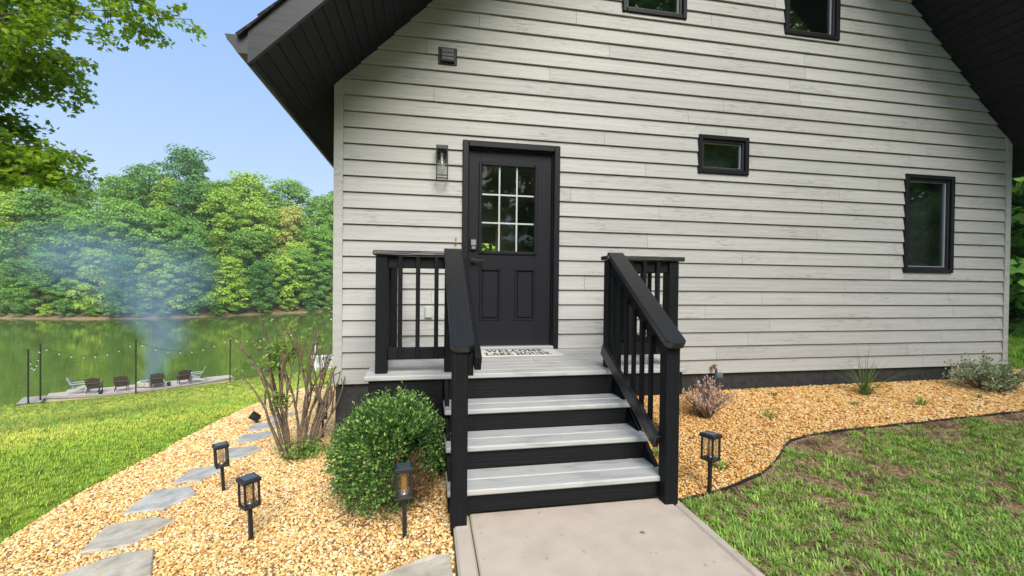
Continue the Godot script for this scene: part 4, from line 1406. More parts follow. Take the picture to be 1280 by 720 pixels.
func build_small_plants() -> void:
	rng.seed = 55
	# dried pinkish shrub near the landing
	var at := gp(2.575, 0.80, 0.01)
	var t := thing("dried_shrub", at, "dried pinkish brown shrub under the hose faucet", "shrub")
	var st := tool()
	var lf := tool()
	for i in 100:
		var a := rng.randf() * TAU
		var ln := rng.randf_range(0.1, 1.0)
		var e := Vector3(cos(a) * ln * 0.27, rng.randf_range(0.22, 0.40) * (1.1 - 0.4 * ln), sin(a) * ln * 0.24)
		var mid := Vector3(e.x * 0.35, e.y * 0.5, e.z * 0.35) + rdir() * 0.02
		tube(st, [Vector3(cos(a) * 0.02, 0, sin(a) * 0.02), mid, e], [0.0035, 0.0028, 0.0015], 4, false)
		for k in 20:
			var p := mid.lerp(e, rng.randf_range(-0.3, 1.05)) + rdir() * 0.012
			var v := rng.randf_range(0.75, 1.5)
			leaf_shape(lf, p, (Vector3(0, 1, 0) + rdir() * 0.7).normalized(), rdir(), rng.randf_range(0.022, 0.042), rng.randf_range(0.010, 0.017), Color(v, v, v))
	part("branches", done(st), M.twig, t, Transform3D(), true)
	part("leaves", done(lf), M.dry, t, Transform3D(), true)
	# ornamental grass
	at = gp(4.76, 0.45, 0.01)
	t = thing("ornamental_grass", at, "spiky green ornamental grass clump in the mulch by the wall", "grass clump")
	st = tool()
	for i in 95:
		var a := rng.randf() * TAU
		var ln := rng.randf_range(0.03, 0.42) if i < 65 else rng.randf_range(0.35, 0.62)
		var hh := rng.randf_range(0.22, 0.60) * (1.15 - ln) if i < 65 else rng.randf_range(0.18, 0.5)
		var d := Vector3(cos(a), 0, sin(a))
		var p := d * rng.randf() * 0.05
		var side := d.cross(Vector3.UP) * rng.randf_range(0.003, 0.0055)
		st.set_color(Color(0.075, 0.15, 0.03).lerp(Color(0.17, 0.24, 0.06), rng.randf()))
		var prev := p
		var ps := side
		for k in range(1, 6):
			var f := k / 5.0
			var q := p + d * ln * pow(f, 1.5) + Vector3(0, hh * (f - 0.22 * f * f * ln * 2.0), 0)
			var ns := side * (1.0 - f * 0.93)
			for v in [prev - ps, q - ns, prev + ps, prev + ps, q - ns, q + ns]: st.add_vertex(v)
			prev = q
			ps = ns
	part("blades", done(st), M.grass, t, Transform3D(), true)
	# variegated shrub at the right corner
	at = gp(6.46, 0.48, 0.01)
	t = thing("variegated_shrub", at, "pale variegated shrub at the right corner of the house", "shrub")
	st = tool()
	lf = tool()
	for i in 85:
		var a := rng.randf() * TAU
		var ln := sqrt(rng.randf())
		var e := Vector3(cos(a) * ln * 0.46, rng.randf_range(0.12, 0.46) * (1.08 - 0.4 * ln), sin(a) * ln * 0.38)
		var b := Vector3(cos(a) * 0.06, 0, sin(a) * 0.06)
		var mid := b.lerp(e, 0.55) + rdir() * 0.04
		tube(st, [b, mid, e], [0.005, 0.0035, 0.0015], 4, false)
		for k in 26:
			var p := mid.lerp(e, rng.randf_range(-0.2, 1.08)) + rdir() * 0.03
			var c := Color(0.13, 0.20, 0.075).lerp(Color(0.50, 0.54, 0.36), pow(rng.randf(), 1.3))
			leaf_shape(lf, p, (rdir() + Vector3(0, 0.5, 0)).normalized(), rdir(), rng.randf_range(0.03, 0.052), rng.randf_range(0.012, 0.02), c)
	part("branches", done(st), M.twig, t, Transform3D(), true)
	part("leaves", done(lf), M.leaf, t, Transform3D(), true)
	# weeds in the mulch
	var weeds := [[3.20, 0.86, "green weed tuft in the mulch right of the dried shrub", 1.0], [5.07, 0.79, "bushy green weed tuft between ornamental grass and variegated shrub", 1.3], [5.98, 0.69, "small green weed tuft in front of the variegated shrub", 0.9], [1.80, 1.35, "green weed tuft between the steps and the front path lamp", 1.2], [2.15, 1.62, "green weed tuft just behind the front path lamp", 1.2], [4.35, 0.70, "sparse weed tuft in front of the ornamental grass", 0.8], [3.72, 0.33, "small weed tuft near the foundation right of the faucet", 0.8], [1.60, 2.10, "green weed tuft at the foot of the right newel post", 0.9]]
	for w in weeds:
		var o := part("weed", tuft_mesh(int(w[0] * 1000), 26, 0.075, 0.03, 0.0042, 0.075), M.weed, self, Transform3D(Basis().scaled(Vector3.ONE * w[3]), gp(w[0], w[1], 0.012)))
		tag(o, w[2], "weed", "weeds in the mulch")

func maple_leaf(st: SurfaceTool, at: Vector3, dir: Vector3, nrm: Vector3, size: float, col: Color) -> void:
	# five-lobed leaf as a fan
	var d := dir.normalized()
	var s := d.cross(nrm).normalized()
	var n := s.cross(d).normalized()
	var o := [Vector2(0, 0), Vector2(0.42, 0.02), Vector2(0.30, 0.28), Vector2(0.62, 0.52), Vector2(0.24, 0.60), Vector2(0, 1.0), Vector2(-0.24, 0.60), Vector2(-0.62, 0.52), Vector2(-0.30, 0.28), Vector2(-0.42, 0.02)]
	var c := at + d * size * 0.38 + n * size * 0.06
	st.set_color(col)
	for i in o.size():
		var a: Vector2 = o[i]
		var b: Vector2 = o[(i + 1) % o.size()]
		st.add_vertex(c)
		st.add_vertex(at + (s * a.x + d * a.y) * size)
		st.add_vertex(at + (s * b.x + d * b.y) * size)

func build_maple() -> void:
	rng.seed = 303
	var base := gp(-9.6, -2.6)
	var t := thing("maple_tree", base, "leafy maple overhanging the lawn at the upper left edge", "tree")
	var lv := tool()
	var br := tool()
	var trunk_top := Vector3(0.3, 11.0, 0.0)
	tube(br, [Vector3(0, -0.3, 0), Vector3(0.05, 1.5, 0.02), Vector3(0.0, 4.0, 0.1), Vector3(0.2, 7.5, 0.0), trunk_top], [0.32, 0.25, 0.22, 0.15, 0.05], 12)
	part("trunk", done(br), M.bark, t, Transform3D(), true)
	# limbs reach out; leafy sprays along them. End points are in world space.
	var ends := [Vector3(-5.56, 2.94, -3.84), Vector3(-6.24, 3.32, -4.18), Vector3(-6.81, 3.16, -4.49), Vector3(-6.07, 3.51, -4.35), Vector3(-6.77, 3.98, -4.29), Vector3(-6.72, 4.54, -4.69), Vector3(-6.15, 4.94, -4.37), Vector3(-6.52, 5.18, -4.25), Vector3(-5.75, 4.95, -3.87), Vector3(-6.66, 5.59, -4.08), Vector3(-6.43, 5.90, -4.45), Vector3(-5.75, 5.85, -3.97), Vector3(-7.46, 4.91, -5.04), Vector3(-7.50, 5.27, -4.64), Vector3(-7.76, 4.04, -4.68), Vector3(-7.91, 3.05, -4.59)]
	var limbs := []   # [end, first leafy fraction, twigs]
	for e in ends:
		limbs.append([e, 0.5, 26])
		limbs.append([e + Vector3(rng.randf_range(-0.5, 0.05), rng.randf_range(-0.25, 0.25), rng.randf_range(-0.5, 0.5)), 0.55, 22])
		limbs.append([e + Vector3(rng.randf_range(-0.7, 0.05), rng.randf_range(-0.1, 0.45), rng.randf_range(-0.5, 0.5)), 0.5, 22])
	for e in [Vector3(-5.08, 6.12, -3.99), Vector3(-4.5, 5.78, -3.68), Vector3(-3.99, 5.68, -3.58), Vector3(-3.85, 5.62, -3.65), Vector3(-4.25, 6.0, -3.63), Vector3(-5.35, 5.4, -3.9)]:
		limbs.append([e, 0.62, 13])
	for i in 22:
		var a := rng.randf() * TAU
		limbs.append([base + Vector3(cos(a) * rng.randf_range(1.5, 3.6), rng.randf_range(4.5, 11.5), sin(a) * rng.randf_range(1.5, 3.6)), 0.3, 16])
	var lb := tool()
	for lm in limbs:
		var q: Vector3 = lm[0] - base
		var start := Vector3(0.05, clampf(q.y * rng.randf_range(0.55, 0.95), 2.2, 9.0), 0.05)
		var mid := start.lerp(q, 0.5) + Vector3(rng.randf_range(-0.3, 0.3), rng.randf_range(0.1, 0.7), rng.randf_range(-0.4, 0.4))
		var pts := [start, start.lerp(mid, 0.5) + Vector3(0, 0.12, 0), mid, mid.lerp(q, 0.5) + Vector3(0, 0.10, 0), q]
		var thin := 0.45 if lm[2] == 13 else 1.0
		tube(lb, pts, [0.05 * thin, 0.034 * thin, 0.02 * thin, 0.011 * thin, 0.005], 6)
		# side twigs with drooping sprays
		for k in lm[2]:
			var f := rng.randf_range(lm[1], 1.0)
			var bp: Vector3 = mid.lerp(q, (f - 0.5) * 2.0) if f > 0.5 else start.lerp(mid, f * 2.0)
			var od := (rdir() * Vector3(1, 0.55, 1) + (q - start).normalized() * 0.5).normalized()
			var ln := rng.randf_range(0.2, 0.5)
			var tip := bp + od * ln + Vector3(0, -0.10, 0)
			tube(lb, [bp, bp.lerp(tip, 0.5) + Vector3(0, 0.04, 0), tip], [0.008, 0.005, 0.003], 4, false)
			for m in 25:
				var g := rng.randf_range(0.2, 1.08)
				var lp := bp.lerp(tip, g) + rdir() * rng.randf_range(0.03, 0.14)
				var dd := (od * 0.6 + rdir() * 0.8 + Vector3(0, -0.35, 0)).normalized()
				var nr := (Vector3(0, 1, 0) + rdir() * 0.75).normalized()
				var c := Color(0.16, 0.31, 0.022).lerp(Color(0.34, 0.48, 0.04), rng.randf())
				maple_leaf(lv, lp, dd, nr, rng.randf_range(0.058, 0.10), c)
	part("limbs", done(lb), M.bark, t, Transform3D(), true)
	part("crown", done(lv), M.maple, t, Transform3D(), true)

func forest_tree(seed_: int, H: float, W: float, low: float, lobes: int, per: int, leaf: float) -> Node3D:
	# unit tree: trunk, limbs, crown of many small leaf clumps in layered lobes
	rng.seed = seed_
	var root := Node3D.new()
	var tr := tool()
	var bend := Vector3(rng.randf_range(-0.5, 0.5), 0, rng.randf_range(-0.5, 0.5))
	tube(tr, [Vector3(0, -0.6, 0), Vector3(0, H * 0.15, 0) + bend * 0.2, Vector3(0, H * 0.5, 0) + bend * 0.6, Vector3(0, H * 0.92, 0) + bend], [H * 0.016, H * 0.012, H * 0.009, H * 0.002], 8)
	var lv := tool()
	for i in lobes:
		var f := (i + rng.randf()) / lobes
		var y := lerpf(low * H, H * 0.97, f)
		var rel := clampf((y / H - low) / (1.0 - low), 0, 1)
		var env := W * 0.5 * pow(sin(PI * clampf(0.16 + rel * 0.80, 0, 1)), 0.8)
		var a := i * 2.4 + rng.randf_range(-0.6, 0.6)
		var rr := env * rng.randf_range(0.25, 1.12)
		var c := Vector3(cos(a) * rr, y, sin(a) * rr) + bend * (y / H)
		var s := W * rng.randf_range(0.085, 0.225)
		var start := Vector3(0, maxf(0.1 * H, y - rr * 0.5), 0) + bend * (y / H) * 0.7
		tube(tr, [start, start.lerp(c, 0.55) + Vector3(0, 0.1, 0), c], [H * 0.004, H * 0.003, H * 0.0012], 4, false)
		var tone := rng.randf_range(0.72, 1.28)
		for k in per:
			var d := rdir()
			if d.y < -0.35: d.y = -d.y
			var p := c + Vector3(d.x * s, d.y * s * 0.55, d.z * s) * (1.0 - 0.45 * pow(rng.randf(), 2.0)) * rng.randf_range(0.85, 1.2)
			var out := (d + Vector3(0, 0.5, 0) + rdir() * 0.8).normalized()
			var u := out.cross(rdir()).normalized()
			var w := out.cross(u)
			var sz := leaf * rng.randf_range(0.6, 1.3)
			var v := tone * rng.randf_range(0.8, 1.22)
			lv.set_color(Color(v * rng.randf_range(0.92, 1.1), v, v))
			var q := [p + u * sz * 0.6, p + w * sz * 0.36 + out * sz * 0.12, p - u * sz * 0.5, p - w * sz * 0.4]
			for e in [q[0], q[1], q[2], q[0], q[2], q[3]]: lv.add_vertex(e)
	var o := MeshInstance3D.new()
	o.mesh = done(tr)
	o.material_override = M.bark
	o.name = "trunk"
	root.add_child(o, true)
	var c2 := MeshInstance3D.new()
	c2.mesh = done(lv)
	c2.name = "crown"
	root.add_child(c2, true)
	return root

const ORD := ["first", "second", "third", "fourth", "fifth", "sixth", "seventh", "eighth", "ninth", "tenth", "eleventh", "twelfth", "thirteenth", "fourteenth", "fifteenth", "sixteenth", "seventeenth", "eighteenth", "nineteenth", "twentieth", "twenty-first", "twenty-second", "twenty-third", "twenty-fourth", "twenty-fifth", "twenty-sixth"]

func build_forest() -> void:
	var protos := [
		forest_tree(501, 16.0, 9.0, 0.10, 60, 190, 0.33),
		forest_tree(502, 18.0, 8.5, 0.16, 62, 190, 0.33),
		forest_tree(503, 14.0, 8.0, 0.06, 58, 190, 0.32),
		forest_tree(504, 20.0, 9.5, 0.22, 66, 190, 0.34),
		forest_tree(505, 9.0, 5.5, 0.12, 34, 120, 0.30),
		forest_tree(506, 3.0, 4.0, 0.02, 22, 110, 0.24)]
	var rr := RandomNumberGenerator.new()
	rr.seed = 2024
	var tones := ["fresh green", "mid green", "dark green", "light yellow-green", "pale yellow", "bluish green"]
	var place := func(called: String, kind: int, tone: int, pos: Vector3, sc: Vector3, turn: float, label: String, group: String) -> void:
		var o: Node3D = protos[kind].duplicate()
		o.name = numbered(called)
		add_child(o)
		o.transform = Transform3D(Basis(Vector3.UP, turn).scaled_local(sc), pos)
		for ch in o.get_children():
			if String(ch.name) == "crown": ch.material_override = M["forest%d" % tone]
		tag(o, label, "tree" if kind < 5 else "bush", group)
	# rows up the far slope: [set back, spacing, height factor, kinds]
	var rows := [["waterside row", 2.4, 4.6, 0.72, [2, 4, 0, 2]], ["second row", 9.0, 5.0, 0.95, [0, 1, 2, 1]], ["third row", 17.0, 5.6, 1.05, [1, 3, 0, 3]], ["fourth row", 27.0, 6.2, 1.08, [3, 1, 3, 0]], ["fifth row", 39.0, 7.0, 1.05, [3, 1, 3, 3]]]
	for ri in rows.size():
		var row: Array = rows[ri]
		var setback: float = row[1]
		var x := -78.0 - setback * 0.85
		var xe := -14.0 - setback * 0.25
		var n := 0
		while x < xe:
			var px: float = x + rr.randf_range(-1.2, 1.2)
			var z: float = piece(FAR_SHORE, px) - setback - rr.randf_range(-1.8, 1.8)
			var kind: int = row[4][rr.randi() % 4]
			var tw := rr.randf()
			var tone := 0 if tw < 0.36 else (1 if tw < 0.58 else (2 if tw < 0.67 else (3 if tw < 0.93 else 5)))
			var s: float = row[3] * rr.randf_range(0.82, 1.16)
			place.call("shore_tree", kind, tone, gp(px, z), Vector3(s * rr.randf_range(0.9, 1.15), s, s * rr.randf_range(0.9, 1.15)), rr.randf() * TAU, "%s broadleaf tree, %s from left in the %s across the lake" % [tones[tone], ORD[n % ORD.size()], row[0]], "trees on the far shore")
			n += 1
			x += row[2] * rr.randf_range(0.8, 1.2)
	# named individuals that stand out
	place.call("shore_tree", 3, 2, gp(-57.0, -116.0), Vector3(1.45, 1.50, 1.45), 0.4, "tallest dark green tree rising above the far treeline", "trees on the far shore")
	place.call("shore_tree", 1, 4, gp(-29.0, -99.0), Vector3(0.78, 1.12, 0.78), 1.1, "tall pale yellow tree near the house corner across the lake", "trees on the far shore")
	place.call("shore_tree", 4, 3, gp(-41.5, -78.6), Vector3(0.95, 0.92, 0.95), 2.0, "small light yellow-green tree at the waterline behind the smoke", "trees on the far shore")
	place.call("shore_tree", 4, 3, gp(-35.5, -83.0), Vector3(0.95, 0.95, 0.95), 3.0, "small yellow-green tree with bare trunk at the waterline", "trees on the far shore")
	place.call("shore_tree", 4, 3, gp(-27.5, -89.8), Vector3(1.0, 1.25, 1.0), 4.0, "slender yellow-green tree at the waterline near the house", "trees on the far shore")
	# low bushes along the far waterline
	var bx := -82.0
	var bn := 0
	while bx < -16.0:
		var s := rr.randf_range(0.5, 1.05)
		place.call("shore_bush", 5, [0, 1, 3, 2][rr.randi() % 4], gp(bx, piece(FAR_SHORE, bx) - rr.randf_range(0.1, 1.3)), Vector3(s, s * 0.9, s), rr.randf() * TAU, "low bush at the far waterline, %s from left" % ORD[bn % ORD.size()], "bushes on the far shore")
		bn += 1
		bx += rr.randf_range(2.6, 3.8)
	# trees beyond the right corner of the house
	var rt := [[15.6, -6.0, 0, 1, 0.62, "dark green tree nearest the right corner of the house"], [18.5, -8.5, 1, 0, 0.75, "green tree behind the right corner of the house"], [17.0, -3.0, 2, 0, 0.7, "green tree at the right edge of the picture"], [22.0, -13.0, 3, 1, 0.85, "tall tree far behind the right corner of the house"], [20.5, -5.0, 0, 2, 0.8, "dark tree cut by the right edge of the picture"], [25.5, -9.0, 3, 1, 0.9, "tall green tree farthest right"], [16.2, -4.6, 5, 1, 1.3, "low bush under the trees right of the house"], [18.5, -6.2, 5, 0, 1.6, "rounded bush under the trees right of the house"], [20.0, -8.5, 5, 2, 1.9, "large dark bush under the trees right of the house"], [17.6, -7.6, 5, 1, 1.6, "dark bush nearest the right corner of the house"], [23.0, -7.5, 5, 0, 2.2, "large bush farthest right under the trees"], [4.6, -25.5, 0, 3, 0.8, "light green tree behind the house, seen through the door glass"], [6.8, -24.0, 2, 3, 0.9, "broad light green tree behind the house, seen through the door glass"], [1.6, -26.0, 2, 0, 0.9, "green tree behind the house, seen through the door glass"]]
	for q in rt: place.call("yard_tree", q[2], q[3], gp(q[0], q[1]), Vector3(q[4], q[4], q[4]), q[0], q[5], "trees right of the house")
	# trees across the yard behind the viewer, mirrored in the window panes
	var mt := [[-13.0, 24.0, 3, 0, 0.9], [-7.5, 22.0, 4, 1, 0.9], [-1.5, 24.0, 4, 2, 0.9], [3.0, 21.0, 4, 1, 1.0], [5.6, 23.0, 4, 2, 1.0], [10.4, 15.0, 3, 1, 0.95], [17.5, 14.5, 3, 0, 0.95], [20.5, 21.0, 1, 2, 0.95], [25.0, 24.0, 2, 1, 1.1], [28.0, 18.0, 2, 1, 1.1], [33.0, 21.0, 0, 2, 1.0], [38.0, 25.0, 2, 1, 1.2], [14.0, 24.0, 2, 2, 0.9], [1.0, 27.0, 4, 2, 1.2], [8.5, 25.0, 4, 1, 1.2]]
	for i in mt.size():
		var q: Array = mt[i]
		place.call("yard_tree", q[2], q[3], gp(q[0], q[1]), Vector3(q[4], q[4], q[4]), q[1], "%s tree from left across the yard, seen mirrored in the windows" % ORD[i], "trees across the yard")
	for p in protos: p.free()

# ------------------------------------------------------------------ lakeside
const PY := -4.52   # top of the fire-pit platform

func build_lakeside() -> void:
	rng.seed = 63
	# a round-fronted patio at the water: its landward edge from left to right
	var E := [Vector3(-18.5, PY, -21.15), Vector3(-17.4, PY, -21.05), Vector3(-16.3, PY, -21.22), Vector3(-15.06, PY, -21.7), Vector3(-14.1, PY, -22.3), Vector3(-13.28, PY, -23.0), Vector3(-12.35, PY, -23.9), Vector3(-11.5, PY, -24.87)]
	var a: Vector3 = E[0]
	var b: Vector3 = E[7]
	var out := Vector3(-0.481, 0, -0.877).normalized()
	var t := thing("fire_pit_platform", (a + b) * 0.5 - Vector3(0, 0.3, 0), "low pale round-fronted patio at the lake edge", "patio")
	var top := tool()
	prism(top, [E[0], E[1], E[2], E[3], E[4], E[5], E[6], E[7], E[7] + out * 1.2, E[4] + out * 2.3, E[2] + out * 2.2, E[0] + out * 1.2], Vector3(0, -0.5, 0), Vector3(0, -0.05, 0))
	part("slab", done(top), M.concrete, t)
	for i in 7:
		beam("coping", E[i] - Vector3(0, 0.025, 0) + out * 0.10, E[i + 1] - Vector3(0, 0.025, 0) + out * 0.10, Vector3.UP, 0.05, 0.30, M.dockwood, t, 0.01)
	# small dock at the left
	var d0 := Vector3(-18.95, PY - 0.05, -20.2)
	var d1 := Vector3(-18.15, PY - 0.05, -20.45)
	var dk := thing("small_dock", (d0 + d1) * 0.5 - Vector3(0, 0.3, 0), "small wooden dock under the two leftmost light poles", "dock")
	for i in 10:
		var o := out * (0.075 + i * 0.15)
		beam("plank", d0 + o - Vector3(0, 0.02, 0), d1 + o - Vector3(0, 0.02, 0), Vector3.UP, 0.04, 0.142, M.dockwood, dk)
	beam("edge_beam", d0 - out * 0.03 - Vector3(0, 0.10, 0), d1 - out * 0.03 - Vector3(0, 0.10, 0), Vector3.UP, 0.16, 0.05, M.dockdark, dk)
	for p in [d0, d1, d0 + out * 1.4, d1 + out * 1.4]: beam("pile", p - Vector3(0, 0.06, 0), p - Vector3(0, 1.3, 0), Vector3.RIGHT, 0.12, 0.12, M.dockdark, dk)
	# light poles: [x, y foot, z, height, label]
	var poles := [[-18.54, PY - 0.02, -20.27, 2.48, "leftmost black light pole on the small dock"], [-18.40, PY - 0.02, -20.75, 2.66, "second black light pole, at the back of the small dock"], [-14.80, PY - 0.1, -21.55, 2.78, "middle black light pole in front of the fire pit"], [-11.44, PY - 0.1, -24.22, 2.62, "right black light pole at the end of the patio"], [-3.2, height(-3.2, -13.4), -13.4, 0.25 - height(-3.2, -13.4), "black light pole hidden behind the house corner"]]
	var tops := []
	for q in poles:
		var foot := Vector3(q[0], q[1], q[2])
		var pt := thing("light_pole", foot, q[4], "pole", "string light poles by the lake")
		var s := tool()
		tube(s, [foot - Vector3(0, 0.2, 0), foot + Vector3(0, q[3], 0)], [0.035, 0.03], 8)
		part("post", done(s), M.metal_black, pt)
		var s2 := tool()
		tube(s2, [foot + Vector3(0, q[3], 0), foot + Vector3(0, q[3] + 0.04, 0)], [0.045, 0.04], 8)
		part("cap", done(s2), M.metal_black, pt)
		tops.append(foot + Vector3(0, q[3] - 0.02, 0))
	var runs := [[0, 1, 0.95, 8], [1, 2, 0.62, 8], [2, 3, 0.65, 8], [3, 4, 0.5, 7]]
	var rl := ["string lights drooping between the two leftmost poles", "string lights hanging between small dock and middle pole", "string lights hanging between middle and right poles", "string lights running from the right pole behind the bare shrub"]
	for ri in runs.size():
		var q: Array = runs[ri]
		var p0: Vector3 = tops[q[0]]
		var p1: Vector3 = tops[q[1]]
		var sl := thing("string_lights", p0, rl[ri], "string lights", "string lights by the lake")
		var pts := []
		var rad := []
		for i in 17:
			var f := i / 16.0
			pts.append(p0.lerp(p1, f) - Vector3(0, q[2] * 4.0 * f * (1.0 - f), 0))
			rad.append(0.006)
		var s := tool()
		tube(s, pts, rad, 4, false)
		part("wire", done(s), M.metal_black, sl)
		for i in q[3]:
			var f: float = (i + 0.5) / q[3]
			var p := p0.lerp(p1, f) - Vector3(0, q[2] * 4.0 * f * (1.0 - f) + 0.02, 0)
			var sb := tool()
			lathe(sb, p, [Vector2(0, 0.0), Vector2(0.022, -0.01), Vector2(0.024, -0.06), Vector2(0, -0.06)], 8)
			part("socket", done(sb), M.metal_black, sl)
			var bu := tool()
			lathe(bu, p, [Vector2(0.016, -0.06), Vector2(0.024, -0.08), Vector2(0.026, -0.10), Vector2(0.018, -0.12), Vector2(0, -0.126)], 10)
			part("bulb", done(bu), M.bulbwhite, sl)
	# adirondack chairs
	var proto := adirondack()
	var pit := Vector3(-15.1, PY, -23.35)
	var ch := [[-17.65, -21.95, 0, 1, "pale grey lakeside chair at the left end, seen from its side"], [-16.86, -21.85, 0, 0, "dark lakeside chair beside the left pale one"], [-15.80, -22.15, 0, 0, "dark lakeside chair left of the middle pole"], [-14.42, -22.66, 0, 0, "dark lakeside chair right of the middle pole"], [-13.50, -23.45, 0, 0, "dark lakeside chair beside the right pale one"], [-13.05, -23.95, 0, 1, "pale grey lakeside chair at the right end, leaning back"]]
	for q in ch:
		var o: Node3D = proto.duplicate()
		o.name = numbered("lakeside_chair")
		add_child(o)
		var pos := Vector3(q[0], PY + 0.001, q[1])
		var to := pit - pos if q[3] == 1 else pos - Vector3(0.0, PY, 4.55) + (pit - pos) * 3.0
		o.transform = Transform3D(Basis(Vector3.UP, atan2(-to.x, -to.z)).scaled(Vector3.ONE * 0.86), pos)
		for c in o.get_children(): c.material_override = M.chair_grey if q[3] == 1 else M.chair_dark
		tag(o, q[4], "chair", "chairs round the fire pit")
	proto.free()
	# fire pit
	var fp := thing("fire_pit", Vector3(pit.x, PY, pit.z), "low round stone fire pit between the lakeside chairs", "fire pit")
	for k in 14:
		var ang := TAU * k / 14.0
		part("stone", box_mesh(Vector3(0.22, 0.22, 0.17), 0.02), M.slate0, fp, Transform3D(Basis(Vector3.UP, -ang + PI * 0.5), Vector3(cos(ang) * 0.5, 0.115, sin(ang) * 0.5)), true)
	for k in 3: 
		var s := tool()
		tube(s, [Vector3(-0.25 + 0.1 * k, 0.1, -0.2), Vector3(0.2 - 0.12 * k, 0.2, 0.2)], [0.06, 0.05], 7)
		part("log", done(s), M.bark, fp, Transform3D(), true)
	# little black cups on the platform edge
	for q in [[0.02, "small black lantern on the platform left of the middle pole"], [0.60, "small black lantern on the platform between right chairs"]]:
		var p: Vector3 = E[2].lerp(E[6], q[0]) + out * 0.28
		var lo := thing("small_lantern", p, q[1], "lantern", "small lanterns on the platform")
		var s := tool()
		lathe(s, p, [Vector2(0, 0.001), Vector2(0.08, 0.001), Vector2(0.09, 0.16), Vector2(0.06, 0.2), Vector2(0, 0.21)], 8)
		part("body", done(s), M.metal_black, lo)
	# boat lift beside the house corner
	var bp := Vector3(-6.6, WATER_Y, -30.2)
	var bo := thing("moored_boat", bp, "white boat bow moored beside the house corner", "boat")
	var hs := tool()
	var stn := []
	for k in 6:
		var f := k / 5.0
		var w := 0.95 * sqrt(maxf(0.0, 1.0 - pow(1.0 - f, 2.2)))
		stn.append([Vector3(-1.8 + f * 3.6, 0.85 - 0.2 * f, -w), Vector3(-1.8 + f * 3.6, 0.85 - 0.2 * f, w), Vector3(-1.6 + f * 3.4, -0.1, w * 0.55), Vector3(-1.6 + f * 3.4, -0.1, -w * 0.55)])
	for k in 5:
		var mid := Vector3(-1.8 + (k + 0.5) / 5.0 * 3.6, 0.3, 0)
		for e in 4:
			var f2 := (e + 1) % 4
			face(hs, [stn[k][e], stn[k][f2], stn[k + 1][f2], stn[k + 1][e]], mid)
	face(hs, stn[5], Vector3.ZERO)
	part("hull", done(hs), M.white, bo, Transform3D(), true)
	var ws := tool()
	prism(ws, [Vector3(0.3, 0.75, 0), Vector3(1.0, 0.72, 0), Vector3(0.9, 1.2, 0), Vector3(0.7, 1.25, 0)], Vector3(0, 0, -0.7), Vector3(0, 0, 0.7))
	part("windscreen", done(ws), M.metal_black, bo, Transform3D(), true)
	var mp := thing("mooring_post", bp + Vector3(-1.15, 0, 1.5), "white mooring post beside the boat", "post")
	var ms := tool()
	tube(ms, [Vector3(0, -1.5, 0), Vector3(0, 1.95, 0)], [0.06, 0.06], 8)
	part("shaft", done(ms), M.white, mp, Transform3D(), true)
	var mc := tool()
	tube(mc, [Vector3(0, 1.951, 0), Vector3(0, 2.05, 0)], [0.075, 0.02], 8)
	part("cap", done(mc), M.white, mp, Transform3D(), true)

func adirondack() -> Node3D:
	# faces local -z; the slatted back leans to +z
	var r := Node3D.new()
	var add := func(called: String, st: SurfaceTool) -> void:
		var o := MeshInstance3D.new()
		o.mesh = done(st)
		o.name = called
		r.add_child(o, true)
	var s := tool()
	for i in 7:
		var x := -0.27 + i * 0.09
		var top := 0.98 - 0.06 * absf(i - 3.0) / 3.0
		var bx := (x * 1.12)
		var p0 := Vector3(x * 0.85, 0.26, 0.12)
		var p1 := Vector3(bx, top, 0.46)
		var d := (p1 - p0).normalized()
		var y := d.cross(Vector3.RIGHT).normalized()
		cbox(s, Transform3D(Basis(Vector3.RIGHT, d, Vector3.RIGHT.cross(d)), (p0 + p1) * 0.5), Vector3(0.083, p0.distance_to(p1), 0.022), 0.003)
	cbox(s, Transform3D(Basis(), Vector3(0, 0.62, 0.315)), Vector3(0.66, 0.07, 0.03), 0.003)
	add.call("backrest", s)
	s = tool()
	for i in 6: cbox(s, Transform3D(Basis(Vector3.RIGHT, -0.2), Vector3(0, 0.37 - 0.022 * i, -0.38 + 0.095 * i)), Vector3(0.56, 0.022, 0.085), 0.003)
	add.call("seat", s)
	for sx in [-1, 1]:
		s = tool()
		cbox(s, Transform3D(Basis(), Vector3(sx * 0.345, 0.57, -0.08)), Vector3(0.13, 0.025, 0.76), 0.008)
		add.call("armrest", s)
		s = tool()
		cbox(s, Transform3D(Basis(), Vector3(sx * 0.30, 0.28, -0.38)), Vector3(0.03, 0.555, 0.10), 0.003)
		add.call("leg", s)
		s = tool()
		cbox(s, Transform3D(Basis(Vector3.RIGHT, 0.28), Vector3(sx * 0.265, 0.235, 0.05)), Vector3(0.03, 0.11, 0.92), 0.003)
		add.call("leg", s)
	return r

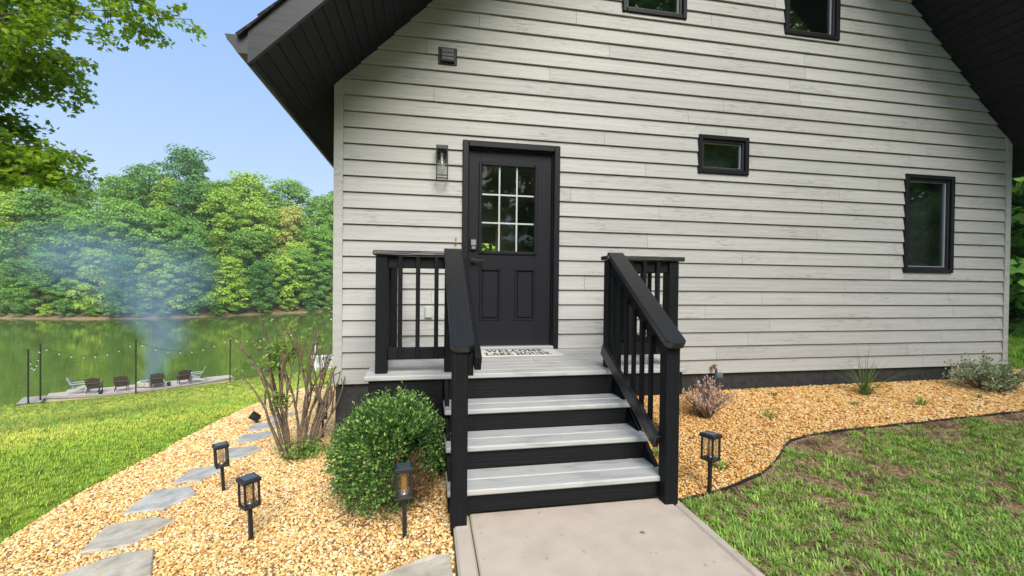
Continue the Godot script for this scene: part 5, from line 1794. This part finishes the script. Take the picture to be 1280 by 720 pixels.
func build_smoke() -> void:
	rng.seed = 91
	var t := thing("campfire_smoke", Vector3(-15.1, PY + 0.3, -23.35), "thin bluish smoke drifting up from the lakeside fire pit", "smoke")
	# offsets, sizes and densities along the drifting plume; each puff is thicker towards its heart
	var puffs := [
		[0.0, 0.25, 0.0, 0.6, 0.9, 0.6, 0.55], [0.18, 0.95, -0.1, 0.8, 1.2, 0.8, 0.46], [0.32, 1.8, -0.2, 1.2, 1.5, 1.1, 0.36],
		[0.85, 2.3, -0.3, 1.4, 1.5, 1.2, 0.20], [0.2, 2.9, -0.3, 1.6, 1.6, 1.4, 0.25], [-0.3, 3.9, -0.3, 2.2, 1.8, 1.8, 0.17],
		[0.8, 4.3, -0.4, 2.4, 2.0, 2.0, 0.08], [-1.1, 4.9, -0.4, 2.6, 1.9, 2.2, 0.075], [0.3, 5.4, -0.4, 3.0, 2.1, 2.2, 0.06],
		[1.9, 5.4, -0.4, 2.4, 2.4, 2.2, 0.045], [-2.3, 5.6, -0.5, 3.0, 2.1, 2.4, 0.06], [-1.0, 6.4, -0.5, 3.4, 2.3, 2.6, 0.045],
		[-3.8, 6.3, -0.6, 3.4, 2.4, 2.6, 0.05], [0.9, 6.7, -0.5, 3.2, 2.4, 2.6, 0.03], [-5.2, 7.0, -0.8, 4.0, 2.6, 3.0, 0.038], [-2.6, 7.4, -0.6, 4.2, 2.6, 3.0, 0.03]]
	for p in puffs:
		for k in 3:
			var f := FogVolume.new()
			f.shape = RenderingServer.FOG_VOLUME_SHAPE_ELLIPSOID
			f.size = Vector3(p[3], p[4], p[5]) * [1.5, 1.05, 0.65][k]
			var m := FogMaterial.new()
			m.albedo = Color(0.74, 0.89, 1.0)
			m.density = 1.5 * p[6] * [0.30, 0.38, 0.42][k]
			f.material = m
			f.name = "puff"
			t.add_child(f, true)
			f.position = Vector3(p[0], p[1], p[2]) + Vector3(rng.randf_range(-1, 1), rng.randf_range(-1, 1), 0) * p[3] * 0.12
			f.rotation = Vector3(0, 0, rng.randf_range(-0.6, 0.6))

# ------------------------------------------------------------------ assembly
func _ready() -> void:
	# camera
	var yaw := 0.1864
	var pit := 0.0113
	var rol := 0.0107
	var fwd := Vector3(sin(yaw) * cos(pit), -sin(pit), -cos(yaw) * cos(pit))
	var r0 := Vector3(cos(yaw), 0, sin(yaw))
	var u0 := r0.cross(fwd)
	var r := r0 * cos(rol) + u0 * sin(rol)
	var u := -r0 * sin(rol) + u0 * cos(rol)
	var cam := Camera3D.new()
	cam.name = "camera"
	cam.fov = rad_to_deg(2.0 * atan(360.0 / 555.6))
	cam.near = 0.05
	cam.far = 600.0
	add_child(cam)
	cam.transform = Transform3D(Basis(r, u, -fwd), Vector3(0, 1.35, 4.55))
	cam.current = true
	# sky, haze and exposure
	var env := Environment.new()
	env.background_mode = Environment.BG_SKY
	var sky := Sky.new()
	var sm := ProceduralSkyMaterial.new()
	sm.sky_top_color = Color(0.327, 0.438, 0.591)
	sm.sky_horizon_color = Color(0.545, 0.600, 0.648)
	sm.sky_curve = 0.22
	sm.ground_bottom_color = Color(0.20, 0.22, 0.16)
	sm.ground_horizon_color = Color(0.451, 0.496, 0.515)
	sm.sun_angle_max = 12.0
	sm.sky_energy_multiplier = 1.0
	sky.sky_material = sm
	env.sky = sky
	env.tonemap_mode = Environment.TONE_MAPPER_LINEAR
	env.tonemap_exposure = 3.05
	env.sdfgi_enabled = true
	env.ssao_enabled = true
	env.ssil_enabled = true
	env.fog_enabled = true
	env.fog_density = 0.0004
	env.fog_light_color = Color(0.96, 0.99, 1.0)
	env.volumetric_fog_enabled = true
	env.volumetric_fog_density = 0.0
	var we := WorldEnvironment.new()
	we.name = "world_environment"
	we.environment = env
	add_child(we)
	# soft sun from the front right, veiled by thin cloud
	var sun := DirectionalLight3D.new()
	sun.name = "sun"
	sun.light_energy = 0.5
	sun.light_angular_distance = 34.0
	sun.light_color = Color(1.0, 0.985, 0.955)
	sun.shadow_enabled = true
	add_child(sun)
	sun.look_at_from_position(Vector3(1.3, 8.4, 9.2), Vector3.ZERO)
	make_materials()
	M.shade = mat(lin(0.020, 0.035, 0.030), 0.8)
	M.nail = mat(lin(0.10, 0.09, 0.08), 0.7)
	M.matcloth = mat(lin(0.62, 0.60, 0.55), 0.95, 0.2)
	M.ink = mat(lin(0.03, 0.03, 0.03), 0.9, 0.2)
	M.solar = mat(lin(0.05, 0.06, 0.08), 0.12, 0.6)
	M.bluehose = mat(lin(0.05, 0.10, 0.14), 0.5)
	M.deadtwig = leaf_mat(lin(0.16, 0.085, 0.05), 0.2, 0.9)
	M.weed = leaf_mat(lin(0.15, 0.27, 0.05), 0.45, 0.6)
	M.dockdark = mat(lin(0.10, 0.085, 0.07), 0.85)
	M.bulbwhite = mat(lin(0.8, 0.8, 0.76), 0.2)
	build_ground()
	build_beds()
	build_house()
	build_entry()
	build_walk()
	build_forest()
	build_maple()
	build_lakeside()
	build_stones()
	build_edging()
	for q in [
		[gp(-1.58, 0.68), 0.55, Vector2(0.0, 0.06), "leftmost path lamp, black lantern beside the stepping stones"],
		[gp(-1.03, 1.66), 0.75, Vector2(0.02, 0.05), "path lamp in the middle of the left gravel, nearest the second stone"],
		[gp(-0.117, 2.011), 0.12, Vector2(-0.03, 0.02), "path lamp in front of the evergreen bush beside the steps"],
		[gp(1.86, 1.89), 0.40, Vector2(0.0, -0.02), "path lamp in the orange mulch right of the steps"],
		[gp(-1.09, -0.45), 0.2, Vector2(0.0, 0.0), "distant path lamp behind the bare shrub at the house corner"]]:
		path_lamp(q[0], q[1], q[2], q[3])
	build_sconce()
	build_faucet()
	build_round_bush()
	build_bare_shrub()
	build_small_plants()
	build_gravel()
	build_litter()
	build_grass()
	build_smoke()
